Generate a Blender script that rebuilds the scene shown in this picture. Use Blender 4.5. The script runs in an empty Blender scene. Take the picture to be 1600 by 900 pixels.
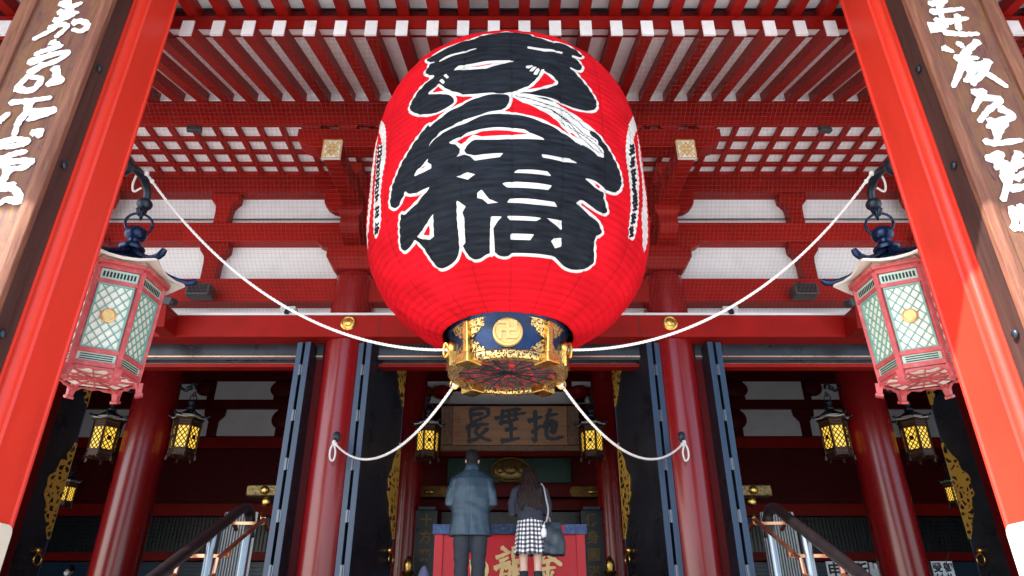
import bpy, bmesh, math, random
import numpy as np
from mathutils import Vector, Matrix, Quaternion

# ------------------------------------------------------------------ camera, sky, sun, exposure
C = bpy.context.scene.collection
SC = bpy.context.scene
PITCH = math.radians(27.0)
cam_d = bpy.data.cameras.new('camera'); cam = bpy.data.objects.new('camera', cam_d); C.objects.link(cam)
cam.location = (0, 0, 0); cam.rotation_euler = (math.radians(90) + PITCH, 0, 0)
cam_d.sensor_width = 36; cam_d.lens = 36 * 1067 / 1600; cam_d.shift_x = 4.5 / 1600
cam_d.clip_start = 0.05; cam_d.clip_end = 2000
SC.camera = cam
SUN_DIR = Vector((0.85, 0.78, -0.93)).normalized()       # travel direction of the light
sun_el = math.asin(-SUN_DIR.z); sun_az = math.atan2(-SUN_DIR.x, -SUN_DIR.y)
W = bpy.data.worlds.new('World'); SC.world = W; W.use_nodes = True
wn = W.node_tree.nodes; wl = W.node_tree.links
sky = wn.new('ShaderNodeTexSky'); sky.sky_type = 'NISHITA'; sky.sun_disc = False
sky.sun_elevation = sun_el; sky.sun_rotation = sun_az
bg = wn['Background']; bg.inputs[1].default_value = 0.15
wl.new(sky.outputs[0], bg.inputs[0])
sd = bpy.data.lights.new('sun', 'SUN'); so = bpy.data.objects.new('sun', sd); C.objects.link(so)
sd.energy = 4.3; sd.angle = math.radians(0.5); sd.color = (1.0, 0.95, 0.87)
so.rotation_mode = 'QUATERNION'; so.rotation_quaternion = SUN_DIR.to_track_quat('-Z', 'Y'); so.location = (-8, -12, 20)
SC.view_settings.view_transform = 'Standard'; SC.view_settings.look = 'None'
SC.view_settings.gamma = 1; SC.view_settings.use_curve_mapping = False
SC.view_settings.exposure = 1.62
SC.cycles.use_denoising = True
SC.cycles.max_bounces = 10; SC.cycles.diffuse_bounces = 6; SC.cycles.glossy_bounces = 4
SC.cycles.sample_clamp_indirect = 6

# ------------------------------------------------------------------ helpers
cP, sP = math.cos(PITCH), math.sin(PITCH)
def at(u, v, Y):
    """point of the building standing at depth Y, read off the survey of the photograph"""
    x = (u - 795.5) / 1067; y = (450 - v) / 1067
    t = Y / (cP - sP * y)
    return Vector((x * t, Y, (sP + cP * y) * t))

def wloc(o):
    p = Vector((0, 0, 0))
    while o is not None:
        p += o.location; o = o.parent
    return p

class MB:
    def __init__(s): s.v = []; s.f = []; s.m = []; s.mi = 0
    def add(s, vs, fs):
        b = len(s.v); s.v += [tuple(v) for v in vs]
        for f in fs: s.f.append(tuple(i + b for i in f)); s.m.append(s.mi)
    def box(s, x0, x1, y0, y1, z0, z1):
        s.add([(x0,y0,z0),(x1,y0,z0),(x1,y1,z0),(x0,y1,z0),(x0,y0,z1),(x1,y0,z1),(x1,y1,z1),(x0,y1,z1)],
              [(0,3,2,1),(4,5,6,7),(0,1,5,4),(1,2,6,5),(2,3,7,6),(3,0,4,7)])
        return s
    def bar(s, p0, p1, w, h, up=(0,0,1), w1=None, h1=None):
        p0 = Vector(p0); p1 = Vector(p1); d = (p1 - p0).normalized(); up = Vector(up)
        if abs(d.dot(up)) > .99: up = Vector((0,1,0))
        r = d.cross(up).normalized(); u = r.cross(d)
        vs = []
        for p, a, b in ((p0, w, h), (p1, w1 or w, h1 or h)):
            for sx, sz in ((-1,-1),(1,-1),(1,1),(-1,1)): vs.append(p + r*sx*a/2 + u*sz*b/2)
        s.add(vs, [(0,1,2,3),(4,7,6,5),(0,4,5,1),(1,5,6,2),(2,6,7,3),(3,7,4,0)]); return s
    def tube(s, pts, r, n=10, cap=True):
        pts = [Vector(p) for p in pts]; rs = r if isinstance(r, (list, tuple)) else [r]*len(pts)
        rings = []; prev = None
        for i, p in enumerate(pts):
            d = (pts[min(i+1,len(pts)-1)] - pts[max(i-1,0)]).normalized()
            if prev is None:
                a = Vector((0,0,1)) if abs(d.z) < .9 else Vector((1,0,0))
                x = d.cross(a).normalized()
            else: x = (prev - d*prev.dot(d)).normalized()
            prev = x; y = d.cross(x)
            rings.append([p + (x*math.cos(k*2*math.pi/n) + y*math.sin(k*2*math.pi/n))*rs[i] for k in range(n)])
        s.loft(rings, cap); return s
    def loft(s, rings, cap=True, closed=True):
        n = len(rings[0]); vs = [p for r in rings for p in r]; fs = []
        for i in range(len(rings)-1):
            for k in range(n if closed else n-1):
                fs.append((i*n+k, i*n+(k+1)%n, (i+1)*n+(k+1)%n, (i+1)*n+k))
        if cap: fs.append(tuple(range(n-1,-1,-1))); fs.append(tuple((len(rings)-1)*n+k for k in range(n)))
        s.add(vs, fs); return s
    def lathe(s, prof, n=24, c=(0,0,0), cap=True, a0=0.0):
        s.loft([[(c[0]+r*math.cos(a0+2*math.pi*k/n), c[1]+r*math.sin(a0+2*math.pi*k/n), c[2]+z) for k in range(n)] for r, z in prof], cap); return s
    def prism(s, poly, fn, t0, t1):
        """poly of 2D points, fn(a,b,t)->xyz, extruded between t0 and t1"""
        n = len(poly); vs = [fn(a,b,t0) for a,b in poly] + [fn(a,b,t1) for a,b in poly]
        fs = [tuple(range(n-1,-1,-1)), tuple(range(n,2*n))] + [(i,(i+1)%n,n+(i+1)%n,n+i) for i in range(n)]
        s.add(vs, fs); return s
    def ell(s, c, rx, ry, rz, n=16, m=10, rot=None):
        rings = []
        for i in range(m+1):
            a = -math.pi/2 + math.pi*i/m; a = max(min(a, 1.55), -1.55)
            ring = []
            for k in range(n):
                p = Vector((rx*math.cos(a)*math.cos(2*math.pi*k/n), ry*math.cos(a)*math.sin(2*math.pi*k/n), rz*math.sin(a)))
                if rot: p = rot @ p
                ring.append(p + Vector(c))
            rings.append(ring)
        s.loft(rings); return s
    def mesh(s, name, off=Vector((0,0,0)), smooth=False, fix=True):
        me = bpy.data.meshes.new(name)
        me.from_pydata([(x-off.x, y-off.y, z-off.z) for x,y,z in s.v], [], s.f)
        me.polygons.foreach_set('material_index', s.m)
        if fix:
            bm = bmesh.new(); bm.from_mesh(me); bmesh.ops.recalc_face_normals(bm, faces=bm.faces); bm.to_mesh(me); bm.free()
        if smooth is not False: 
            me.polygons.foreach_set('use_smooth', [True]*len(me.polygons))
            if smooth is not True: me.set_sharp_from_angle(angle=math.radians(smooth))
        me.update(); return me
    def build(s, name, mats, parent=None, smooth=False, bevel=0, local=False, fix=True):
        off = Vector((0,0,0)) if (local or parent is None) else wloc(parent)
        me = s.mesh(name, off, smooth, fix)
        return link(name, me, mats, parent, bevel)

def link(name, me, mats, parent=None, bevel=0):
    for m in (mats if isinstance(mats, (list, tuple)) else [mats]): me.materials.append(m)
    o = bpy.data.objects.new(name, me); C.objects.link(o); o.parent = parent
    if bevel:
        b = o.modifiers.new('bevel', 'BEVEL'); b.width = bevel; b.segments = 2; b.limit_method = 'ANGLE'
        b.harden_normals = False
    return o
def tag(o, label=None, cat=None, group=None, kind=None):
    if label: o['label'] = label
    if cat: o['category'] = cat
    if group: o['group'] = group
    if kind: o['kind'] = kind
    return o
def thing(name, label, cat, loc=(0,0,0), group=None):
    o = bpy.data.objects.new(name, None); C.objects.link(o); o.location = loc; o.empty_display_size = .2
    return tag(o, label, cat, group)
def copy_tree(o, parent=None):
    c = o.copy(); C.objects.link(c); c.parent = parent
    for ch in o.children: copy_tree(ch, c)
    return c
def remesh(mb, voxel, it=4, off=Vector((0,0,0)), name='m'):
    me = mb.mesh(name, off); o = bpy.data.objects.new('tmp', me); C.objects.link(o)
    r = o.modifiers.new('r', 'REMESH'); r.mode = 'VOXEL'; r.voxel_size = voxel; r.use_smooth_shade = True
    if it:
        q = o.modifiers.new('s', 'SMOOTH'); q.iterations = it; q.factor = .5
    bpy.context.view_layer.update()
    dg = bpy.context.evaluated_depsgraph_get()
    out = bpy.data.meshes.new_from_object(o.evaluated_get(dg)); out.name = name
    bpy.data.objects.remove(o); bpy.data.meshes.remove(me)
    out.polygons.foreach_set('use_smooth', [True]*len(out.polygons))
    return out
def catmull(pts, k=6):
    if len(pts) < 3:
        return [tuple(a + (b-a)*i/k for a, b in zip(pts[0], pts[1])) for i in range(k+1)]
    P = [np.array(p, float) for p in pts]; P = [2*P[0]-P[1]] + P + [2*P[-1]-P[-2]]; out = []
    for i in range(1, len(P)-2):
        for j in range(k):
            t = j/k
            out.append(.5*((2*P[i]) + (P[i+1]-P[i-1])*t + (2*P[i-1]-5*P[i]+4*P[i+1]-P[i+2])*t*t + (-P[i-1]+3*P[i]-3*P[i+1]+P[i+2])*t**3))
    out.append(P[-2]); return [tuple(p) for p in out]
_lift = [0]
def stroke(mb, pts, w, fn, rng, taper=.45, lift=.004, step=.0006):
    """one brush stroke: pts 2D, w width, fn(a,b,h)->xyz, raised h above its board"""
    pts = catmull(pts, 6); n = len(pts); rings = []
    _lift[0] = (_lift[0] + 1) % 12
    h0 = lift + _lift[0]*step; n0 = n
    L = []; R = []
    for i, p in enumerate(pts):
        a = pts[max(i-1,0)]; b = pts[min(i+1,n-1)]
        dx, dy = b[0]-a[0], b[1]-a[1]; l = math.hypot(dx,dy) or 1
        t = i/(n-1)
        ww = w/2*(1 - taper*t**2 + .25*math.exp(-((t)/.12)**2)) * rng.uniform(.78,1.16)
        L.append((p[0]-dy/l*ww, p[1]+dx/l*ww)); R.append((p[0]+dy/l*ww, p[1]-dx/l*ww))
    d0 = (pts[0][0]-pts[1][0], pts[0][1]-pts[1][1]); l = math.hypot(*d0) or 1
    s0 = (pts[0][0]+d0[0]/l*w*.35, pts[0][1]+d0[1]/l*w*.35)
    d1 = (pts[-1][0]-pts[-2][0], pts[-1][1]-pts[-2][1]); l = math.hypot(*d1) or 1
    s1 = (pts[-1][0]+d1[0]/l*w*.3, pts[-1][1]+d1[1]/l*w*.3)
    vs = [fn(*s0,h0)] ; fs = []
    for i, (a, b) in enumerate(zip(L, R)): vs += [fn(*a,h0+.0022*i/n), fn(*b,h0+.0022*i/n)]
    vs.append(fn(*s1,h0+.0022)); m = len(vs)-1
    fs.append((0,1,2))
    for i in range(n-1): fs.append((1+2*i, 3+2*i, 4+2*i, 2+2*i))
    fs.append((m-2, m, m-1))
    mb.add(vs, fs)
def text_mb(body, size, fn, mb, bold=.0, depth=.004):
    cu = bpy.data.curves.new('t', 'FONT'); cu.body = body; cu.size = size; cu.align_x = 'CENTER'; cu.align_y = 'CENTER'
    cu.offset = bold; cu.resolution_u = 3
    o = bpy.data.objects.new('t', cu); C.objects.link(o); bpy.context.view_layer.update()
    dg = bpy.context.evaluated_depsgraph_get(); me = bpy.data.meshes.new_from_object(o.evaluated_get(dg))
    mb.add([fn(v.co.x, v.co.y, depth) for v in me.vertices], [tuple(p.vertices) for p in me.polygons])
    bpy.data.objects.remove(o); bpy.data.meshes.remove(me)

# ------------------------------------------------------------------ materials
def mat(name, col, rough=.5, metal=0., var=.15, scale=3., bump=0., bscale=40., stretch=(1,1,1), spec=.5, coat=0., rvar=.12, dirt=None, dirt_amt=.0, orand=0.):
    m = bpy.data.materials.new(name); m.use_nodes = True; n = m.node_tree.nodes; l = m.node_tree.links
    b = n['Principled BSDF']; b.inputs['Metallic'].default_value = metal
    b.inputs['Specular IOR Level'].default_value = spec; b.inputs['Coat Weight'].default_value = coat
    tc = n.new('ShaderNodeTexCoord'); mp = n.new('ShaderNodeMapping'); mp.inputs['Scale'].default_value = stretch
    l.new(tc.outputs['Object'], mp.inputs[0])
    nz = n.new('ShaderNodeTexNoise'); nz.inputs['Scale'].default_value = scale; nz.inputs['Detail'].default_value = 6; nz.inputs['Roughness'].default_value = .6
    l.new(mp.outputs[0], nz.inputs['Vector'])
    rp = n.new('ShaderNodeValToRGB'); e = rp.color_ramp.elements
    e[0].position = .3; e[1].position = .7
    e[0].color = (*[c*(1-var) for c in col], 1); e[1].color = (*[min(1, c*(1+var)) for c in col], 1)
    l.new(nz.outputs[0], rp.inputs[0]); out = rp.outputs[0]
    if dirt:
        n2 = n.new('ShaderNodeTexNoise'); n2.inputs['Scale'].default_value = scale*2.3; n2.inputs['Detail'].default_value = 9
        l.new(mp.outputs[0], n2.inputs['Vector'])
        r2 = n.new('ShaderNodeValToRGB'); r2.color_ramp.elements[0].position = .52; r2.color_ramp.elements[1].position = .78
        l.new(n2.outputs[0], r2.inputs[0])
        mm = n.new('ShaderNodeMath'); mm.operation = 'MULTIPLY'; mm.inputs[1].default_value = dirt_amt; l.new(r2.outputs[0], mm.inputs[0])
        mx = n.new('ShaderNodeMixRGB'); mx.inputs[2].default_value = (*dirt, 1); l.new(mm.outputs[0], mx.inputs[0]); l.new(out, mx.inputs[1]); out = mx.outputs[0]
    if orand:
        oi = n.new('ShaderNodeObjectInfo'); mr = n.new('ShaderNodeMapRange'); mr.inputs['To Min'].default_value = 1-orand; mr.inputs['To Max'].default_value = 1+orand*.6
        l.new(oi.outputs['Random'], mr.inputs['Value']); mo = n.new('ShaderNodeMixRGB'); mo.blend_type = 'MULTIPLY'; mo.inputs[0].default_value = 1
        l.new(out, mo.inputs[1]); l.new(mr.outputs[0], mo.inputs[2]); out = mo.outputs[0]
    l.new(out, b.inputs['Base Color'])
    rr = n.new('ShaderNodeMapRange'); rr.inputs['To Min'].default_value = max(.02, rough-rvar); rr.inputs['To Max'].default_value = min(1, rough+rvar)
    l.new(nz.outputs[0], rr.inputs['Value']); l.new(rr.outputs[0], b.inputs['Roughness'])
    if bump:
        nb = n.new('ShaderNodeTexNoise'); nb.inputs['Scale'].default_value = bscale; nb.inputs['Detail'].default_value = 4
        l.new(mp.outputs[0], nb.inputs['Vector'])
        bp = n.new('ShaderNodeBump'); bp.inputs['Strength'].default_value = bump; bp.inputs['Distance'].default_value = .01
        l.new(nb.outputs[0], bp.inputs['Height']); l.new(bp.outputs[0], b.inputs['Normal'])
    return m
M = {}
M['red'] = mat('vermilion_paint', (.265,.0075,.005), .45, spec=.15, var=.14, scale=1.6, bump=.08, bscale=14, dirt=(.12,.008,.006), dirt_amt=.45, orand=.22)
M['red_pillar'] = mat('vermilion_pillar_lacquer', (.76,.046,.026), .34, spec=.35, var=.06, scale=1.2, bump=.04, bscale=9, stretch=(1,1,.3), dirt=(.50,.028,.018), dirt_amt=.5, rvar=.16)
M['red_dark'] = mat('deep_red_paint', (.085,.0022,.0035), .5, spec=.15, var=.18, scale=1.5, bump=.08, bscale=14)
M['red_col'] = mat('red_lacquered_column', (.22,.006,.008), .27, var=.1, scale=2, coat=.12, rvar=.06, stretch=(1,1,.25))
M['white'] = mat('white_plaster', (.77,.79,.82), .8, var=.05, scale=1.3, bump=.1, bscale=30, dirt=(.60,.61,.62), dirt_amt=.4)
M['cap'] = mat('white_rafter_paint', (.84,.86,.88), .6, var=.06, scale=4, dirt=(.55,.52,.5), dirt_amt=.35, orand=.10)
M['black'] = mat('black_lacquer', (.014,.017,.024), .3, var=.3, scale=2.5, bump=.05, bscale=20, dirt=(.05,.06,.075), dirt_amt=.4)
M['blueblack'] = mat('blue_black_door_edge', (.020,.050,.105), .38, var=.25, scale=4, stretch=(1,1,.15), bump=.12, bscale=30)
M['steel'] = mat('brushed_steel', (.20,.25,.31), .3, 1., var=.1, scale=5, stretch=(1,1,.2))
M['hinge'] = mat('dull_steel_hinge', (.13,.15,.18), .42, .9, var=.2, scale=8)
M['iron'] = mat('dark_iron', (.035,.05,.07), .42, .7, var=.25, scale=8, bump=.15, bscale=60)
M['gold'] = mat('gilt_metal', (.80,.50,.13), .28, 1., var=.22, scale=9, bump=.25, bscale=55, dirt=(.28,.15,.04), dirt_amt=.5)
M['gold_flat'] = mat('gold_paint', (.72,.50,.17), .45, .35, var=.15, scale=8)
M['bronze'] = mat('copper_rail', (.62,.34,.20), .3, 1., var=.15, scale=6)
M['stone'] = mat('pale_granite_paving', (.58,.57,.55), .75, var=.12, scale=.8, bump=.2, bscale=60, dirt=(.36,.35,.33), dirt_amt=.4)
M['concrete'] = mat('pale_stair_granite', (.55,.54,.52), .8, var=.12, scale=1.4, bump=.2, bscale=50)
M['floorwood'] = mat('dark_hall_floor', (.045,.026,.018), .35, var=.2, scale=2)
M['rope'] = mat('white_rope', (.80,.79,.76), .85, var=.06, scale=20, bump=.5, bscale=120)
M['navy'] = mat('navy_metal', (.012,.030,.085), .26, .55, var=.4, scale=7, bump=.1, bscale=50)
M['greenp'] = mat('dark_green_panel', (.008,.045,.03), .45, var=.3, scale=6)
M['rubber'] = mat('dark_brown_handrail', (.006,.005,.006), .4, spec=.3, var=.3, scale=10)
M['grey_plastic'] = mat('charcoal_plastic', (.035,.04,.045), .5, var=.15, scale=8)
M['pale_plastic'] = mat('pale_grey_plastic', (.55,.56,.55), .5, var=.08, scale=8)
M['net'] = mat('pale_net_cord', (.21,.085,.07), .8, var=.05)
M['tile'] = mat('grey_roof_tile', (.12,.13,.14), .5, var=.2, scale=2)
M['cream'] = mat('cream_notice', (.80,.74,.60), .6, var=.04)
M['paperwhite'] = mat('white_sign_board', (.74,.77,.78), .5, var=.04)
M['inkblack'] = mat('black_ink', (.012,.012,.015), .6, var=.2)
M['whitepaint'] = mat('thick_white_paint', (.86,.87,.88), .55, var=.05, scale=14, bump=.3, bscale=50)
M['plaque_ink'] = mat('blue_black_brush_paint', (.012,.018,.03), .5, var=.3, scale=9)

def openwork(name, gap=(.012,.010,.008), scale=11., col=(.82,.52,.14), metal=.9, e0=.17):
    m = bpy.data.materials.new(name); m.use_nodes = True; n = m.node_tree.nodes; l = m.node_tree.links; b = n['Principled BSDF']
    tc = n.new('ShaderNodeTexCoord'); nz = n.new('ShaderNodeTexNoise'); nz.inputs['Scale'].default_value = scale*.8
    l.new(tc.outputs['Object'], nz.inputs['Vector'])
    mx = n.new('ShaderNodeMixRGB'); mx.inputs[0].default_value = .12; l.new(tc.outputs['Object'], mx.inputs[1]); l.new(nz.outputs['Color'], mx.inputs[2])
    vo = n.new('ShaderNodeTexVoronoi'); vo.feature = 'DISTANCE_TO_EDGE'; vo.inputs['Scale'].default_value = scale; l.new(mx.outputs[0], vo.inputs['Vector'])
    rp = n.new('ShaderNodeValToRGB'); e = rp.color_ramp.elements; e[0].position = e0; e[1].position = e0+.05; e[0].color = (0,0,0,1); e[1].color = (1,1,1,1)
    l.new(vo.outputs['Distance'], rp.inputs[0])
    cm = n.new('ShaderNodeMixRGB'); cm.inputs[1].default_value = (*col,1); cm.inputs[2].default_value = (*gap,1)
    l.new(rp.outputs[0], cm.inputs[0]); l.new(cm.outputs[0], b.inputs['Base Color'])
    iv = n.new('ShaderNodeMath'); iv.operation = 'SUBTRACT'; iv.inputs[0].default_value = 1; l.new(rp.outputs[0], iv.inputs[1])
    mt = n.new('ShaderNodeMath'); mt.operation = 'MULTIPLY'; mt.inputs[1].default_value = metal; l.new(iv.outputs[0], mt.inputs[0]); l.new(mt.outputs[0], b.inputs['Metallic']); b.inputs['Roughness'].default_value = .33
    bp = n.new('ShaderNodeBump'); bp.inputs['Strength'].default_value = .8; bp.inputs['Distance'].default_value = .012
    l.new(iv.outputs[0], bp.inputs['Height']); l.new(bp.outputs[0], b.inputs['Normal'])
    return m
M['gold_open'] = openwork('gilt_openwork', metal=.25, col=(.62,.36,.06))
M['gold_dull'] = openwork('dull_gilt_openwork', (.05,.03,.012), 20., (.22,.13,.03), .5)
M['gold_fine'] = openwork('fine_gilt_openwork', (.045,.022,.008), 24., (.85,.56,.20), .9, .12)

def wood_plaque():
    m = bpy.data.materials.new('weathered_plaque_wood'); m.use_nodes = True; n = m.node_tree.nodes; l = m.node_tree.links; b = n['Principled BSDF']
    tc = n.new('ShaderNodeTexCoord'); mp = n.new('ShaderNodeMapping'); mp.inputs['Scale'].default_value = (4, 4, .6); l.new(tc.outputs['Object'], mp.inputs[0])
    nz = n.new('ShaderNodeTexNoise'); nz.inputs['Scale'].default_value = 3.2; nz.inputs['Detail'].default_value = 12; nz.inputs['Roughness'].default_value = .72; nz.inputs['Distortion'].default_value = 1.0; l.new(mp.outputs[0], nz.inputs['Vector'])
    rp = n.new('ShaderNodeValToRGB'); e = rp.color_ramp.elements
    e[0].position = .28; e[0].color = (.045,.018,.014,1); e[1].position = .75; e[1].color = (.31,.17,.065,1)
    x = e.new(.45); x.color = (.17,.075,.055,1); x = e.new(.6); x.color = (.21,.10,.042,1)
    l.new(nz.outputs[0], rp.inputs[0])
    n2 = n.new('ShaderNodeTexNoise'); n2.inputs['Scale'].default_value = 3.1; n2.inputs['Detail'].default_value = 9; n2.inputs['Roughness'].default_value = .7; l.new(tc.outputs['Object'], n2.inputs['Vector'])
    r2 = n.new('ShaderNodeValToRGB'); r2.color_ramp.elements[0].position = .48; r2.color_ramp.elements[1].position = .7; l.new(n2.outputs[0], r2.inputs[0])
    mm = n.new('ShaderNodeMath'); mm.operation = 'MULTIPLY'; mm.inputs[1].default_value = .75; l.new(r2.outputs[0], mm.inputs[0])
    mx = n.new('ShaderNodeMixRGB'); mx.inputs[2].default_value = (.115,.045,.060,1); l.new(mm.outputs[0], mx.inputs[0]); l.new(rp.outputs[0], mx.inputs[1])
    l.new(mx.outputs[0], b.inputs['Base Color']); b.inputs['Roughness'].default_value = .6; b.inputs['Specular IOR Level'].default_value = .2
    bp = n.new('ShaderNodeBump'); bp.inputs['Strength'].default_value = .4; bp.inputs['Distance'].default_value = .01; l.new(nz.outputs[0], bp.inputs['Height']); l.new(bp.outputs[0], b.inputs['Normal'])
    return m
M['wood'] = wood_plaque()
M['wood_frame'] = mat('purple_brown_frame_wood', (.19,.075,.050), .6, spec=.2, var=.4, scale=3, stretch=(6,6,.4), bump=.25, bscale=20, dirt=(.34,.19,.08), dirt_amt=.6)
M['wood_recess_shade'] = mat('recess_shade_wood', (.055,.026,.022), .5, var=.3, scale=3, stretch=(6,6,.4))
M['wood_brown'] = mat('brown_plaque_wood', (.30,.15,.07), .55, var=.25, scale=3, stretch=(.6,4,6))

# ------------------------------------------------------------------ ground, stairs, hall floor
GZ, FZ = -1.5, 0.30
def paving():
    m = M['stone']; n = m.node_tree.nodes; l = m.node_tree.links; b = n['Principled BSDF']
    src = b.inputs['Base Color'].links[0].from_socket
    tc = n.new('ShaderNodeTexCoord'); br = n.new('ShaderNodeTexBrick'); br.inputs['Scale'].default_value = 1.0
    br.inputs['Brick Width'].default_value = 1.2; br.inputs['Row Height'].default_value = .6; br.inputs['Mortar Size'].default_value = .008
    br.inputs['Color1'].default_value = (1,1,1,1); br.inputs['Color2'].default_value = (.86,.86,.85,1); br.inputs['Mortar'].default_value = (.45,.44,.42,1)
    l.new(tc.outputs['Object'], br.inputs['Vector'])
    mx = n.new('ShaderNodeMixRGB'); mx.blend_type = 'MULTIPLY'; mx.inputs[0].default_value = 1
    l.new(src, mx.inputs[1]); l.new(br.outputs['Color'], mx.inputs[2]); l.new(mx.outputs[0], b.inputs['Base Color'])
paving()
g = MB(); g.add([(-600,-600,GZ),(600,-600,GZ),(600,600,GZ),(-600,600,GZ)], [(0,1,2,3)])
tag(g.build('ground', M['stone']), kind='structure')
st = MB(); NS = 11
for k in range(NS):
    y0 = 3.75 + k*.325; z1 = GZ + (k+1)*(FZ-GZ)/(NS+1)
    st.box(-3.95, 3.95, y0, 7.35, GZ+.001 if k == 0 else GZ + k*(FZ-GZ)/(NS+1), z1)
tag(st.build('stairs', M['concrete'], bevel=.012), kind='structure')
fl = MB(); fl.box(-14, 14, 7.352, 21.4, GZ+.002, FZ)
tag(fl.build('floor', M['floorwood'], bevel=.01), kind='structure')
pl = MB()
for s in (-1, 1): pl.box(s*5.2 if s < 0 else 3.953, -3.953 if s < 0 else 5.2, 4.6, 7.349, GZ+.002, FZ-.12)
tag(pl.build('plinth', M['concrete'], bevel=.015), kind='structure')

# ------------------------------------------------------------------ temple hall
hall = thing('temple_hall', 'large vermilion temple hall with white plaster panels, rafter eaves and black folding doors', 'temple', (0, 10, FZ))
YW = 10.0
# plaster wall above the door openings, side walls, rear wall, ceilings
w = MB(); w.box(-13, 13, YW+.05, YW+.2, 3.74, 7.9); w.build('plaster_wall', M['white'], hall)
w = MB()
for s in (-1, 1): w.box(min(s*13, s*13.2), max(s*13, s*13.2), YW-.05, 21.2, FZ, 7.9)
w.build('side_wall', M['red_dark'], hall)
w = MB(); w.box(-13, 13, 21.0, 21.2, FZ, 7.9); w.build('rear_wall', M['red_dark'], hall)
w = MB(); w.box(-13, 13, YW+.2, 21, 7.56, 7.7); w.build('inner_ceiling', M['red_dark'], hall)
# horizontal beams of the facade: (z0, z1, front y)
for nm, z0, z1, yf, m in (('wall_plate', 6.87, 7.17, 9.80, 'red'), ('tie_beam', 5.89, 6.26, 9.83, 'red'),
                          ('head_beam', 4.75, 5.17, 9.80, 'red')):
    b = MB(); b.box(-13, 13, yf, YW+.06, z0, z1); b.build(nm, M[m], hall, bevel=.012)
b = MB(); b.box(-13, 13, 9.60, 9.97, 4.06, 4.425); b.build('long_lintel', M['red'], hall, bevel=.015)
b = MB(); b.box(-13, 13, 9.62, 9.95, 4.43, 4.47); b.build('lintel_ledge', M['white'], hall)
for u_ in (592, 999):
    p = at(u_, 510, 9.6); b = MB(); b.box(p.x-.006, p.x+.006, 9.5975, 9.61, 4.064, 4.42); b.build('joint', M['inkblack'], hall)
DX = 2.53; D2 = 7.33
def door_head(x0, x1):
    b = MB(); b.box(x0, x1, 9.90, 10.14, 3.80, 4.14); b.build('door_head', M['black'], hall, bevel=.01)
    b = MB(); b.box(x0, x1, 9.885, 9.90, 3.84, 3.862); b.build('head_rail', M['bronze'], hall)
    b = MB(); b.box(x0, x1, 9.95, 10.12, 3.70, 3.76); b.build('head_strip', M['red'], hall, bevel=.005)
door_head(-2.2, 2.2); door_head(-7.0, -2.88); door_head(2.88, 7.0)
# columns
for cx in (-DX, DX, -D2, D2, -12, 12):
    b = MB(); b.lathe([(.345, FZ), (.345, 2.5), (.34, 4.6), (.335, 5.08), (.32, 5.2), (.285, 5.27)], 48, (cx, YW-.02, 0))
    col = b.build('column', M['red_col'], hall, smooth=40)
    b = MB(); b.lathe([(.46, FZ), (.46, FZ+.05), (.40, FZ+.12), (.36, FZ+.13)], 40, (cx, YW-.02, 0)); b.build('column_base', M['gold'], col, smooth=40)
    if abs(cx) < 3:
        s = 1 if cx > 0 else -1
        hx, hy, hz = cx - s*.07, YW-.37, 2.50
        b = MB(); b.ell((hx, hy, hz+.03), .055, .03, .075, 12, 8); b.tube([(hx,hy,hz),(hx,hy-.06,hz-.01),(hx,hy-.09,hz-.06),(hx,hy-.06,hz-.11),(hx,hy-.03,hz-.09)], .014, 8)
        b.build('rope_hook', M['iron'], col, smooth=True)
    for q, jx in enumerate((-.40, .40)):
        b = MB(); b.box(cx+jx-.06, cx+jx+.06, YW-.08, YW+.12, FZ, 4.04); b.build('jamb', M['red_dark'], hall, bevel=.008)
    # gilt nail cover on the lintel
    b = MB(); b.lathe([(.12,0),(.12,.012),(.10,.022),(.09,.014),(.065,.018),(.055,.035),(.02,.045)], 12, (0,0,0)); b.v = [(cx - (.06 if cx>0 else -.06)+x, 9.60-z, 4.285+y) for x,y,z in b.v]
    b.build('nail_cover', M['gold'], hall, smooth=30)
# struts between the beams
def strut(cx, z0, z1):
    h = z1-z0; b = MB()
    poly = [(-.12,0),(.12,0),(.125,h*.45),(.14,h*.62),(.19,h*.72),(.235,h*.80),(.235,h),(-.235,h),(-.235,h*.80),(-.19,h*.72),(-.14,h*.62),(-.125,h*.45)]
    b.prism(poly, lambda a,c_,t: (cx+a, t, z0+c_), 9.86, YW+.055); b.build('strut', M['red'], hall, bevel=.01)
for s in (-1, 1):
    for cx in (4.93, 9.7): strut(s*cx, 6.262, 6.868); strut(s*cx, 5.172, 5.888)
strut(0, 6.262, 6.868); strut(0, 5.172, 5.888)
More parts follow.
